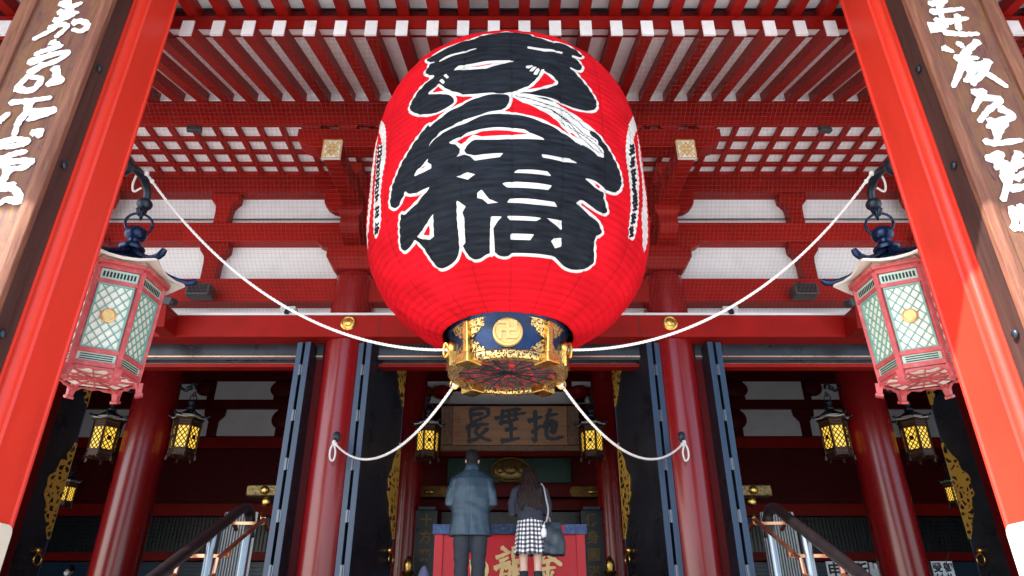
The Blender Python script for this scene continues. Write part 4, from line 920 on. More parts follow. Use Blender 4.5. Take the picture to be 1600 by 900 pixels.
    for nm, thr, col in (('sidewhite', 0, WHT), ('sidehair', .026, WHT), ('sidehair', .013, BLK), ('ink', .029, WHT), ('ink', 0, BLK), ('slit', 0, WHT), ('redslit', 0, RED), ('hair', .0065, BLK)): c_ = mix(less(nm, thr), c_, col)
    ta = n.new('ShaderNodeAttribute'); ta.attribute_name = 'sheet_tone'; tm = n.new('ShaderNodeMixRGB'); tm.blend_type = 'MULTIPLY'; tm.inputs[0].default_value = 1
    l.new(c_, tm.inputs[1]); l.new(ta.outputs['Color'], tm.inputs[2]); c_ = tm.outputs[0]
    l.new(c_, bs.inputs['Base Color']); bs.inputs['Roughness'].default_value = .8; bs.inputs['Specular IOR Level'].default_value = .12
    nb = n.new('ShaderNodeTexNoise'); nb.inputs['Scale'].default_value = 16; nb.inputs['Detail'].default_value = 6; l.new(tc.outputs['Object'], nb.inputs['Vector'])
    bp = n.new('ShaderNodeBump'); bp.inputs['Strength'].default_value = .25; bp.inputs['Distance'].default_value = .012; l.new(nb.outputs[0], bp.inputs['Height']); l.new(bp.outputs[0], bs.inputs['Normal'])
    link('paper_shade', me, m, t)
    # metal foot ring
    o = Vector((LCX, LCY, 0)); R = .565
    def cyl(a, z, h): return (o.x + (R+h)*math.sin(a), o.y - (R+h)*math.cos(a), z)
    b = MB(); b.lathe([(R-.03, 2.40), (R, 2.40), (R, 2.60), (R+.02, 2.70), (R+.07, 2.79), (R-.03, 2.78)], 72, o, cap=False); b.build('foot_ring', M['navy'], t, smooth=40)
    b = MB(); b.lathe([(R-.065, 2.36), (R-.055, 2.335), (R+.02, 2.335), (R+.045, 2.36), (R+.045, 2.40), (R+.02, 2.425), (R-.0, 2.43)], 72, o, cap=False); b.lathe([(R-.065,2.36),(R-.065,2.41)], 72, o, cap=False)
    b.build('gilt_rim', M['gold_fine'], t, smooth=40)
    b = MB(); b.lathe([(.001, 2.392), (R-.06, 2.392)], 60, o, cap=False)
    fm = mat('dark_grille_red_flecks', (.055,.032,.03), .6, var=.6, scale=6, dirt=(.75,.012,.015), dirt_amt=1.4, bump=.8, bscale=40)
    b.build('bottom_disc', fm, t, fix=False)
    b = MB()
    for k in range(16): a = k*math.pi/8; b.bar((o.x,o.y,2.386), (o.x+(R-.065)*math.cos(a), o.y+(R-.065)*math.sin(a), 2.386), .004, .006)
    for q in (.15,.28,.41): b.tube([(o.x+q*math.cos(a), o.y+q*math.sin(a), 2.385) for a in [k*2*math.pi/40 for k in range(41)]], .003, 6)
    b.build('bottom_grille', M['iron'], t)
    for ac in (.71, -.71, 2.43, -2.43):
        b = MB(); n_ = 16
        for (sgn) in (1, -1):
            for top in (1, 0):
                lo, hi = [], []
                for q in range(n_+1):
                    f = q/n_; a = ac + sgn*(.03+(.34 if sgn*ac < 0 else .46)*f); e = .165*(f**1.3)*(1+.12*math.sin(f*22))
                    if top: lo.append((a, 2.575+e if 2.575+e < 2.752 else 2.752)); hi.append((a, 2.757))
                    else: lo.append((a, 2.405)); hi.append((a, max(2.575-e, 2.41)))
                for q in range(n_):
                    zb = .03
                    v_ = [cyl(lo[q][0],lo[q][1],.001+.0), cyl(lo[q+1][0],lo[q+1][1],.001), cyl(hi[q+1][0],hi[q+1][1],.001), cyl(hi[q][0],hi[q][1],.001)]
                    g_ = .055 if top else .02
                    w_ = [cyl(lo[q][0],lo[q][1],.018), cyl(lo[q+1][0],lo[q+1][1],.018), cyl(hi[q+1][0],hi[q+1][1],g_), cyl(hi[q][0],hi[q][1],g_)]
                    b.add(v_+w_, [(0,1,2,3),(7,6,5,4),(0,4,5,1),(1,5,6,2),(2,6,7,3),(3,7,4,0)])
        b.build('gilt_wing', M['gold_fine'], t)
        b = MB(); b.bar(cyl(ac, 2.33, .04), cyl(ac, 2.757, .06), .07, .05, up=Vector((math.sin(ac), -math.cos(ac), 0)))
        b.bar(cyl(ac, 2.36, -.09), cyl(ac, 2.36, .115), .17, .10); b.build('gilt_strap', M['gold'], t, bevel=.012)
    for sg in (1, -1):
        a = sg*1.30
        b = MB(); b.ell(cyl(a, 2.60, .02), .06, .06, .08); b.tube([cyl(a+.03*math.cos(q), 2.57+.075*math.sin(q), .05+.05*math.sin(q*.5)) for q in [k*2*math.pi/18 for k in range(19)]], .016, 8)
        b.bar(cyl(a, 2.38, .025), cyl(a, 2.54, .025), .16, .07, up=Vector((math.sin(a), -math.cos(a), 0))); b.build('rope_lug', M['gold'], t, smooth=35)
        a = sg*2.0
        b = MB(); b.ell(cyl(a, 2.42, .04), .05, .05, .05); b.tube([cyl(a, 2.36+.05*math.sin(q), .05+.05*math.cos(q)) for q in [k*2*math.pi/14 for k in range(15)]], .012, 8); b.build('rope_lug', M['gold'], t, smooth=35)
    # medallion on the front
    b = MB(); b.lathe([(.143,0),(.143,.05),(.125,.062),(.115,.05),(.0,.05)], 48)
    b.v = [(o.x+x, o.y-R-.005-z, 2.585+y) for x,y,z in b.v]
    text_mb('卍', .21, lambda x,z,h: (o.x+x, o.y-R-.058-h, 2.585+z), b, .008, .012); md = b.build('medallion', M['gold_flat'], t, smooth=35)
    b = MB(); b.lathe([(LRE-.02,6.2),(LRE+.03,6.22),(LRE+.03,6.34),(.3,6.45),(.12,6.5),(.12,6.72)], 48, o); b.build('top_cap', M['navy'], t, smooth=40)
    return t
great_lantern()

# ------------------------------------------------------------------ ropes
def rope(p0, p1, sag, name, label, group, tail0=None, r=.0155):
    p0 = Vector(p0); p1 = Vector(p1); pts = []
    for k in range(41):
        f = k/40; p = p0.lerp(p1, f); p.z -= sag*4*f*(1-f); pts.append(p)
    n_ = max(60, int((p1-p0).length/.02)); b = MB()
    for q in range(3):                                # three laid strands
        st3 = []
        for i in range(n_+1):
            f = i/n_; p = p0.lerp(p1, f); p.z -= sag*4*f*(1-f); a = f*(p1-p0).length/.085*2*math.pi*.6 + q*2*math.pi/3
            d = (p1-p0).normalized(); x_ = d.cross(Vector((0,0,1))).normalized(); y_ = d.cross(x_); st3.append(p + (x_*math.cos(a)+y_*math.sin(a))*r*.5)
        b.tube(st3, r*.56, 6)
    b.ell(pts[0], r*1.9, r*1.9, r*2.2, 10, 6); b.ell(pts[-1], r*1.9, r*1.9, r*2.2, 10, 6); b.ell(pts[1], r*1.5, r*1.5, r*1.8, 10, 6)
    if tail0: b.tube(catmull([pts[0]] + [pts[0] + Vector(q) for q in tail0], 8), r*.8, 8)
    o = b.build(name, M['rope'], None, smooth=True); return tag(o, label, 'rope', group)
for s in (-1, 1):
    w_ = 'left' if s < 0 else 'right'
    rope((s*4.17, 6.40, 4.74), (LCX+s*.60, 6.44, 2.58), .57, 'guy_rope', f'long white rope sagging from the {w_} pillar hook to the foot of the red lantern', 'long white ropes', [(s*.08,-.02,-.02),(s*.16,.06,-.10),(s*.15,.1,-.18),(s*.05,.06,-.16)])
    rope((s*2.455, 9.52, 2.42), (LCX+s*.555, 6.83, 2.35), .47, 'tether_rope', f'short white rope hanging from the {w_} red column to the lantern rim', 'short white ropes', [(s*.035,-.02,-.10),(s*.03,-.02,-.22),(-s*.02,-.02,-.26),(-s*.04,-.02,-.15),(-s*.01,-.02,-.04)], .016)

# ------------------------------------------------------------------ carved name boards on the porch pillars
def px7(s_, sc_, ox, Y):
    out = []
    for tok in s_.split():
        x, y = map(float, tok.split(',')); p = at(ox + x/sc_, y/sc_, Y); out.append((p.x, p.z))
    return out
LEFT = ["240,12 275,28 318,14","262,-10 280,42","232,48 305,52","215,82 262,70 290,58","255,52 215,110 135,155","195,112 242,98 262,108 222,146","288,90 322,85 345,104 318,124 288,118",
 "205,166 226,184 165,204 142,216","188,196 242,180","115,246 200,216 262,206 228,236 150,264 112,282","170,252 120,290 66,345","66,345 105,356 140,344 160,310 118,302","215,265 226,296 188,330","188,330 242,318 214,292",
 "44,402 110,396 198,384","116,402 104,440 74,480 58,530","116,442 208,430 186,446 112,470","0,562 58,546 110,556 60,572 0,577","128,522 160,514 154,536","-5,478 35,446",
 "-5,628 58,602 102,594","0,642 60,632 122,630 88,656 18,662","30,672 10,722 58,720","-5,732 60,742 76,790 30,780 -5,800"]
RIGHT = ["125,16 185,6","130,46 190,40 245,34","165,10 160,42 185,102","122,96 165,92 192,86","150,72 185,130","122,114 172,112","190,82 262,70","225,58 230,112","188,122 245,128 302,126",
 "176,178 208,192","230,160 246,176","302,154 262,190 224,222","220,216 300,216","262,190 236,262 210,322","240,252 290,236 270,290 254,302","270,250 286,316","300,242 346,230","340,226 320,270 288,306","308,258 360,290 406,322",
 "285,346 322,340 300,380 284,412","320,362 386,370 340,410 308,450","385,402 432,432 370,452 338,472","350,442 370,502","400,452 380,490 370,522","328,524 372,532 462,520",
 "338,592 386,570 370,626","368,606 412,610 394,650 406,680","456,568 430,620 394,742","430,622 480,598","440,662 480,642","420,702 480,690","430,770 440,842","430,842 470,846","462,762 480,860"]
for s in (-1, 1):
    YB_ = 5.02
    t = thing('pillar_board', ['tall weathered wooden board with white brush writing on the left pillar', 'tall weathered wooden board with white brush writing on the right pillar, sunlit lower down'][s > 0], 'signboard', (s*4.62, 5.3, 1.25), 'carved boards on the pillars')
    xi = abs(at(160, 0, YB_).x); xo = abs(at(62, 0, YB_).x); xi2 = abs(at(180, 0, YB_).x); xo2 = abs(at(38, 0, YB_).x)
    z0, z1 = 1.3, 6.75
    def X(a): return s*a
    b = MB(); b.box(*sorted((X(xi), X(xo))), YB_, YB_+.16, z0, z1); b.build('board', M['wood'], t)
    b = MB()
    for a, c_ in ((xi2, xi), (xo, xo2)):
        lo, hi = min(a, c_), max(a, c_); mid = (lo+hi)/2
        b.prism([(X(lo), YB_-.03), (X(mid), YB_-.055), (X(hi), YB_-.03), (X(hi), YB_+.03), (X(lo), YB_+.03)], lambda p,q,h: (p, q, h), z0-.08, z1+.08)
    for z in (z0-.08, z1): b.box(*sorted((X(xi)-s*.0, X(xo))), YB_-.035, YB_+.03, z, z+.08)
    b.build('frame', M['wood_frame'], t, bevel=.008)
    b = MB(); rr = random.Random(5)
    for k, q in enumerate(LEFT if s < 0 else RIGHT):
        pts = px7(q, 2.5 if s < 0 else 2.369, 0 if s < 0 else 1400, YB_-.004)
        stroke(b, pts, .076, lambda x,z,h: (x, YB_-.004-h, z), rr, taper=.25, lift=.004, step=.0004)
    bk = MB(); bk.box(*sorted((X(xi2)+s*.012, X(xo2)-s*.012)), YB_+.162, YB_+.26, z0-.06, z1+.06); bk.box(*sorted((X(xi2)+s*.012, X(xi)+s*.01)), YB_+.031, YB_+.161, z0-.06, z1+.06); bk.box(*sorted((X(xo)-s*.01, X(xo2)-s*.012)), YB_+.031, YB_+.161, z0-.06, z1+.06)
    bk.build('shade_backing', M['wood_recess_shade'], t)  # dark brown colour paints in the shade of the recess beside the board
    b.build('white_characters', M['whitepaint'], t)
    for z in (5.1, 3.9, 2.2):
        b = MB(); b.box(*sorted((X(xi2)+s*.06, X(xi2)+s*.5)), YB_+.19, 5.365, z-.05, z+.05)
        b.ell((X(xi2)-s*.012, YB_+.12, z), .022, .036, .042, 12, 8); b.build('iron_bracket', M['iron'], t, smooth=40)
    # notice on the inner face of the pillar
    b = MB(); r_ = .07; y0, y1, zt, zb = 5.47, 5.91, .81, .22
    poly = [(y0, zb), (y1, zb)] + [(y1-r_+r_*math.cos(a), zt-r_+r_*math.sin(a)) for a in (0,.4,.8,1.2,1.57)] + [(y0+r_-r_*math.sin(a), zt-r_+r_*math.cos(a)) for a in (0,.4,.8,1.2,1.57)]
    b.prism(poly, lambda a,c_,h: (s*(PXI-.003-h), a, c_), 0, .018)
    nb = b.build('notice_panel', M['cream'], None, bevel=.003)
    tag(nb, ['cream notice with rounded corners fixed low on the shaded left pillar', 'cream notice with rounded corners fixed low on the sunlit right pillar'][s > 0], 'notice', 'notices on the pillars')

# ------------------------------------------------------------------ offering box
bx = thing('offering_box', 'large red offering box with gold characters and dark metal bound rim', 'offering box', (.008, 9.8, FZ))
X0, X1, Y0, Y1, ZT = -.965, .98, 9.215, 10.4, 1.275
pink = mat('rose_red_box_paint', (.56,.022,.032), .42, spec=.25, var=.08, scale=2.5, bump=.06, bscale=12, dirt=(.5,.05,.05), dirt_amt=.3)
b = MB(); b.box(X0+.02, X1-.02, Y0+.035, Y1, FZ+.02, 1.165); b.build('body', pink, bx, bevel=.008)
for xa, xb in ((X0+.012, X0+.125), (X1-.125, X1-.012)):
    b = MB(); b.box(xa, xb, Y0+.012, Y0+.06, FZ, 1.165); b.build('corner_post', pink, bx, bevel=.008)
b = MB(); b.box(X0-.01, X1+.01, Y0-.01, Y0+.14, 1.166, ZT); b.box(X0-.01, X0+.14, Y0+.141, Y1, 1.166, ZT); b.box(X1-.14, X1+.01, Y0+.141, Y1, 1.166, ZT); b.box(X0+.141, X1-.141, Y1-.14, Y1, 1.166, ZT)
b.build('rim', pink, bx, bevel=.006)
b = MB()
for k in range(16): x = X0+.2+k*(X1-X0-.4)/15; b.box(x-.03, x+.03, Y0+.141, Y1-.141, 1.20, 1.25)
b.build('grate', M['black'], bx)
plm = mat('worn_navy_plating', (.020,.040,.105), .35, .5, var=.6, scale=11, bump=.3, bscale=40, dirt=(.10,.14,.24), dirt_amt=.7)
for xa, xb, l_, r_ in ((X0-.014, X0+.40, 0, 1), (-.42, .46, 1, 1), (X1-.30, X1+.014, 1, 0)):
    n_ = 10; e = .035; poly = []
    z0, z1 = 1.160, ZT+.004
    poly += [(xa + (e*abs(math.sin(k/n_*math.pi*2)) if l_ else 0), z1-(z1-z0)*k/n_) for k in range(n_+1)]
    poly += [(xb - (e*abs(math.sin(k/n_*math.pi*2)) if r_ else 0), z0+(z1-z0)*k/n_) for k in range(n_+1)]
    b = MB(); b.prism(poly, lambda a,c_,h: (a, Y0-.0115-h, c_), 0, .006); b.build('rim_plate', plm, bx)
b = MB(); rr = random.Random(8)
def onbox(pts):
    out = []
    for tok in pts.split():
        x, y = map(float, tok.split(',')); p = at(660 + x/4.0893, 680 + y/4.0893, Y0+.034); out.append((p.x, p.z))
    return out
for q, w_ in [("508,718 526,730 548,748",.055),("474,782 515,766 558,748",.05),("496,805 520,796 548,782",.045),("464,852 505,830 560,812",.055),("516,838 505,880 500,960",.05),("528,850 560,842 552,920 548,985",.05),("512,890 545,884",.035),("512,925 545,920",.035),
 ("584,718 580,760 586,806 618,796",.05),("578,765 626,742",.045),("578,815 600,812 628,818",.045),("590,820 586,900 606,960 652,956 650,930",.06),("600,860 640,852",.04),("600,885 640,878",.04),("600,912 640,905",.04),
 ("790,742 762,790 722,822",.055),("788,742 830,786 886,828",.065),("768,812 800,802 832,798",.045),("802,800 800,860 802,930",.05),("752,862 800,850 848,846",.045),("772,880 784,905",.04),("832,872 820,905",.04),("740,945 800,935 872,928",.06),
 ("372,812 402,826 410,862 398,905 372,940",.055),("318,800 318,920",.055),("268,850 270,925 330,930 372,926",.055)]:
    stroke(b, onbox(q), w_, lambda x,z,h: (x, Y0+.034-h, z), rr, taper=.3, lift=.003, step=.0008)
b.build('gold_characters', mat('pale_gold_paint', (.78,.56,.24), .5, .1, var=.12, scale=9), bx)

# ------------------------------------------------------------------ stair handrails
def handrail(s, label):
    t = thing('handrail', label, 'handrail', (s*2.78, 7.5, FZ), 'handrails of the stairs')
    def pz(y): return 1.20 - .487*(7.42-y)
    top = [(s*2.78, y, pz(y)) for y in (4.2, 5.0, 6.0, 6.8, 7.2)] + [(s*2.78, 7.36, 1.175), (s*2.775, 7.50, 1.205), (s*2.77, 7.60, 1.16), (s*2.765, 7.65, 1.05), (s*2.76, 7.66, .93)]
    b = MB(); b.tube(catmull(top, 5), .052, 14); b.build('top_rail', M['rubber'], t, smooth=True)
    for y in (7.62, 6.75, 5.75, 4.75):
        zt = pz(y) - .03 if y < 7.5 else .97; zb = FZ if y > 7.33 else GZ + (min(10, int((y-3.75)/.325))+1)*(FZ-GZ)/12
        b = MB(); b.tube([(s*2.77, y, zb), (s*2.77, y, zt)], .045, 14); b.lathe([(.09, zb), (.085, zb+.015), (.05, zb+.03)], 20, (s*2.77, y, 0)); b.build('post', M['steel'], t, smooth=40)
    for off in (-.17, .17):
        b = MB(); x = s*2.77 + off
        def rz_(y): return .985 - .487*(7.42-y)
        pts = [(x, 7.74, 1.02), (x, 7.56, 1.10), (x, 7.0, rz_(7.0)+.06), (x, 6.52, rz_(6.52)+.06), (x, 6.50, rz_(6.5)-.06), (x, 6.30, rz_(6.3)-.02), (x, 5.4, rz_(5.4)), (x, 4.3, rz_(4.3))]
        b.tube(pts, .022, 8); b.build('lower_rail', M['bronze'], t, smooth=40)
        for y in (7.58, 6.75, 5.75, 4.75):
            b = MB(); z = rz_(y)+.02; b.bar((s*2.77, y, z-.02), (x, y, z-.02), .03, .03); b.bar((x, y, z-.03), (x, y, z+.04), .035, .03); b.build('rail_bracket', M['bronze'], t)
    return t
handrail(-1, 'dark stair handrail with copper lower rails on the left of the stairs'); handrail(1, 'dark stair handrail with copper lower rails on the right of the stairs')

# ------------------------------------------------------------------ fittings on the facade
def boxlamp(u, v, label):
    p = at(u, v, 9.62); t = thing('floodlight', label, 'floodlight', (p.x, 9.80, p.z), 'floodlights on the beam')
    b = MB(); b.box(p.x-.185, p.x+.185, 9.50, 9.74, p.z-.10, p.z+.10); b.build('housing', M['grey_plastic'], t, bevel=.02)
    b = MB(); b.box(p.x-.155, p.x+.155, 9.492, 9.503, p.z-.075, p.z+.075); b.build('front_glass', mat('smoked_glass', (.02,.025,.03), .15), t, bevel=.004)
    b = MB(); b.bar((p.x-.04, 9.62, p.z+.09), (p.x-.04, 9.84, p.z+.22), .05, .03); b.ell((p.x-.04, 9.62, p.z+.13), .04, .04, .05); b.build('mount', M['iron'], t)
boxlamp(313, 456, 'charcoal box floodlight on the beam beside the left hanging lantern'); boxlamp(1256, 456, 'charcoal box floodlight on the beam beside the right hanging lantern')
def cctv(u, v, s, label):
    p = at(u, v, 9.3); t = thing('security_camera', label, 'security camera', (p.x, 9.6, p.z-.1), 'security cameras under the eaves')
    b = MB(); b.bar((p.x-s*.10, 9.30, p.z+.06), (p.x+s*.12, 9.16, p.z-.05), .12, .12); b.build('camera_body', M['grey_plastic'], t, bevel=.015)
    b = MB(); b.tube([(p.x+s*.12, 9.16, p.z-.05), (p.x+s*.16, 9.135, p.z-.07)], .045, 12); b.build('lens', M['inkblack'], t, smooth=40)
    b = MB(); b.prism([(-.09,-.42),(.14,-.42),(.10,-.05),(-.10,-.05)], lambda a,c_,h: (p.x-s*.10+s*a, h, p.z+c_), 9.22, 9.60); b.build('stand_block', M['red'], t, bevel=.01)
cctv(266, 474, 1, 'dark security camera on a red block beside the left hanging lantern'); cctv(1330, 476, -1, 'dark security camera on a red block beside the right hanging lantern')
for s in (-1, 1):
    p = at(446 if s < 0 else 1145, 482, 9.55); t = thing('small_lamp', ['small pale lamp on the lintel behind the left long rope', 'small pale lamp on the lintel behind the right long rope'][s > 0], 'lamp', (p.x, 9.7, 4.47), 'small lamps on the lintel')
    b = MB(); b.box(p.x-.12, p.x+.12, 9.64, 9.80, 4.475, 4.60); b.build('housing', M['pale_plastic'], t, bevel=.012)
    b = MB(); b.bar((p.x-s*.02, 9.62, 4.52), (p.x-s*.02, 9.56, 4.44), .07, .05); b.build('clip', M['iron'], t, bevel=.006)
    p = at(308 if s < 0 else 1286, 197, 8.5); t = thing('spot_light', ['small black spotlight under the purlin on the left', 'small black spotlight under the purlin on the right'][s > 0], 'spotlight', (p.x, 8.5, 7.195), 'spotlights under the purlin')
    b = MB(); b.bar((p.x-.11, 8.42, 7.10), (p.x+.10, 8.50, 7.13), .09, .09); b.build('lamp_head', M['grey_plastic'], t, bevel=.02)
    b = MB(); b.box(p.x-.02, p.x+.02, 8.46, 8.5, 7.13, 7.194); b.build('mount', M['iron'], t)
# service cable along the upper plaster
b = MB(); b.tube([(x, 9.995, 6.43-.004*math.sin(x*.9)) for x in [-12+.5*k for k in range(49)]], .012, 6); tag(b.build('cable', M['grey_plastic']), 'thin grey cable running across the upper white plaster panels', 'cable')
# bird net hung under the eaves
b = MB()
prof = [(6.26, 6.80), (7.0, 6.50), (7.85, 6.02), (8.35, 5.3), (8.75, 4.9), (9.55, 4.46)]
pl_ = [0]
for a, c_ in zip(prof, prof[1:]): pl_.append(pl_[-1] + math.hypot(c_[0]-a[0], c_[1]-a[1]))
def np_(d):
    for i in range(len(prof)-1):
        if d <= pl_[i+1]+1e-9:
            f = (d-pl_[i])/(pl_[i+1]-pl_[i]); return prof[i][0]+(prof[i+1][0]-prof[i][0])*f, prof[i][1]+(prof[i+1][1]-prof[i][1])*f
def inside(x, y): return False
NS_ = .062; wth = .00065
x = -7.2
ysn = [pl_[-1]*k/30 for k in range(31)]
def dimple(x, y, z):
    # the net is tied back where the great lantern hangs in front of it
    r = math.hypot(x - LCX, y - LCY)
    if r < 1.72 and y < 8.6: 
        k = 1.72/max(r, .05); return (LCX+(x-LCX)*k, LCY+(y-LCY)*k, z)
    return (x, y, z)
while x < 7.2:
    prev = None
    for d in ysn:
        y, z = np_(d)
        if math.hypot(x-LCX, y-LCY) < 1.66 or abs(abs(x)-2.55) < .2 and y < 8.4 and y > 7.7: prev = None; continue
        if prev: b.bar(prev, (x, y, z), wth*2, wth*2)
        prev = (x, y, z)
    x += NS_
d = 0
while d < pl_[-1]:
    y, z = np_(d); seg = []
    hw_ = math.sqrt(max(0, 1.66**2-(y-LCY)**2))
    if hw_ > 0: seg = [(-7.2, LCX-hw_), (LCX+hw_, 7.2)]
    else: seg = [(-7.2, 7.2)]
    for a, c_ in seg: b.bar((a, y, z), (c_, y, z), wth*2, wth*2)
    d += NS_
tag(b.build('bird_net', M['net'], fix=False), 'fine pale bird netting stretched under the red eaves', 'netting')

# ------------------------------------------------------------------ reception counters at the back of both side bays
def signcard(u0, u1, v0, Y, rows, label, group=None, size=.3):
    p = at(u0, v0, Y); q = at(u1, v0, Y); h = .50
    cx = (p.x+q.x)/2; t = thing('sign_card', label, 'sign', (cx, Y, p.z-h), group)
    b = MB(); b.box(p.x, q.x, Y, Y+.03, p.z-h, p.z); b.build('card', M['paperwhite'], t, bevel=.006)
    b = MB()
    for (txt, dx, dz) in rows: text_mb(txt, size, lambda x,z,hh,dx=dx,dz=dz: (cx+dx+x, Y-.002-hh, p.z+dz+z), b, .008)
    b.build('writing', M['inkblack'], t); return t
Yc = 13.6
for s in (-1, 1):
    t = thing('counter', ['low dark counter at the back of the left bay', 'low dark counter at the back of the right bay'][s > 0], 'counter', (s*6.2, Yc+.4, FZ), 'counters')
    b = MB(); b.box(s*6.2-2.2, s*6.2+2.2, Yc+.1, Yc+.9, FZ, .80); b.build('cabinet', M['black'], t, bevel=.01)
    b = MB(); b.box(s*6.2-2.25, s*6.2+2.25, Yc+.05, Yc+.95, .80, .84); b.build('counter_top', M['wood_brown'], t, bevel=.01)
signcard(1288, 1356, 879, Yc+.05, [('供', -.32, -.20), ('申', -.10, -.20), ('込', .12, -.20), ('所', .34, -.20)], 'white sign card with a row of black characters behind the right handrail', size=.24) if False else None
def sc2():
    signcard(1290, 1354, 877, Yc+.05, [('申', -.24, -.17), ('込', .0, -.17), ('所', .24, -.17)], 'long white sign card with a row of black characters behind the right handrail', size=.27)
    signcard(1454, 1487, 877, Yc+.06, [('受', -.10, -.12), ('付', -.10, -.31), ('御', .10, -.12), ('札', .10, -.31)], 'small white sign card with two columns of black characters right of the right inner column', size=.17)
sc2()
t = thing('leaflet_rack', 'grey leaflet rack standing between the white sign card and the right inner column', 'rack', (at(1372, 880, Yc+.3).x, Yc+.3, .84))
p = at(1372, 879, Yc+.3)
for k in range(5):
    b = MB(); b.box(p.x-.2+k*.085, p.x-.2+k*.085+.06, Yc+.25, Yc+.42, .84, p.z-.02*k); b.build('leaflet', M['paperwhite'] if k % 2 else M['pale_plastic'], t, bevel=.004)
b = MB(); b.box(p.x-.24, p.x+.24, Yc+.20, Yc+.24, .84, p.z-.12); b.build('tray', M['pale_plastic'], t)
# striped grey screens behind the handrail ends
for s in (-1, 1):
    k = 1 if s < 0 else -1; Y = 13.45; p = at(352, 800, Y); q = at(393, 866, Y); x0, x1 = sorted((k*p.x, k*q.x))
    t = thing('slatted_screen', ['grey slatted screen behind the left handrail end', 'grey slatted screen behind the right handrail end'][s > 0], 'screen', ((x0+x1)/2, Y, FZ), 'slatted screens')
    b = MB(); b.box(x0, x1, Y, Y+.03, FZ, p.z); b.build('panel', M['pale_plastic'], t)
    b = MB(); z = FZ+.05
    n_ = int((x1-x0)/.05)
    for i in range(n_): b.box(x0+.01+i*.05, x0+.03+i*.05, Y-.012, Y-.001, FZ, p.z)
    b.build('slats', M['grey_plastic'], t)
# pale lavender cloth cone beside the box
p = at(663, 884, 11.2)
b = MB(); b.lathe([(.17, FZ), (.16, .6), (.125, p.z-.32), (.085, p.z-.12), (.045, p.z-.03), (.01, p.z)], 14, (p.x, 11.2, 0))
t = b.build('cloth_cover', mat('lavender_cloth', (.36,.38,.66), .85, var=.12, scale=8, bump=.4, bscale=18), None, smooth=60)
tag(t, 'pale lavender cloth cone standing left of the offering box', 'cloth')

# ------------------------------------------------------------------ people
SKIN = mat('skin', (.58,.36,.27), .5, var=.06, scale=12)
HAIRM = mat('black_hair', (.007,.007,.009), .6, spec=.15, var=.4, scale=30, stretch=(3,3,.3), bump=.5, bscale=60)
HAIRW = mat('dark_brown_hair', (.012,.006,.006), .55, spec=.2, var=.5, scale=24, stretch=(4,4,.25), bump=.6, bscale=50)
def cloth(name, col, rough=.8, bump=.5, **k): return mat(name, col, rough, bump=bump, bscale=22, **k)
def ring(cx, cy, z, rx, ry, n=24, p=2.3):
    out = []
    for k in range(n):
        a = 2*math.pi*k/n; ca, sa = math.cos(a), math.sin(a)
        out.append((cx + rx*math.copysign(abs(ca)**(2/p), ca), cy + ry*math.copysign(abs(sa)**(2/p), sa), z))
    return out
def hand(b, wrist, d, up, s):
    """palm, four unequal fingers and a thumb; d points along the hand, up towards the thumb side"""
    d = Vector(d).normalized(); up = Vector(up).normalized(); w = Vector(wrist); n_ = d.cross(up).normalized()
    b.tube([w - d*.02, w + d*.03, w + d*.085], [.026,.034,.030], 8)
    for i, L in enumerate((.066,.076,.070,.054)):
        o = w + d*.075 + up*(.027 - .018*i); b.tube([o, o + d*L*.5, o + d*L*.85 + n_*s*.008, o + d*L + n_*s*.015], [.0105,.010,.009,.007], 8)
    o = w + d*.025 + up*.026; b.tube([o, o + d*.03 + up*.022, o + d*.062 + up*.026], [.0125,.011,.008], 8)
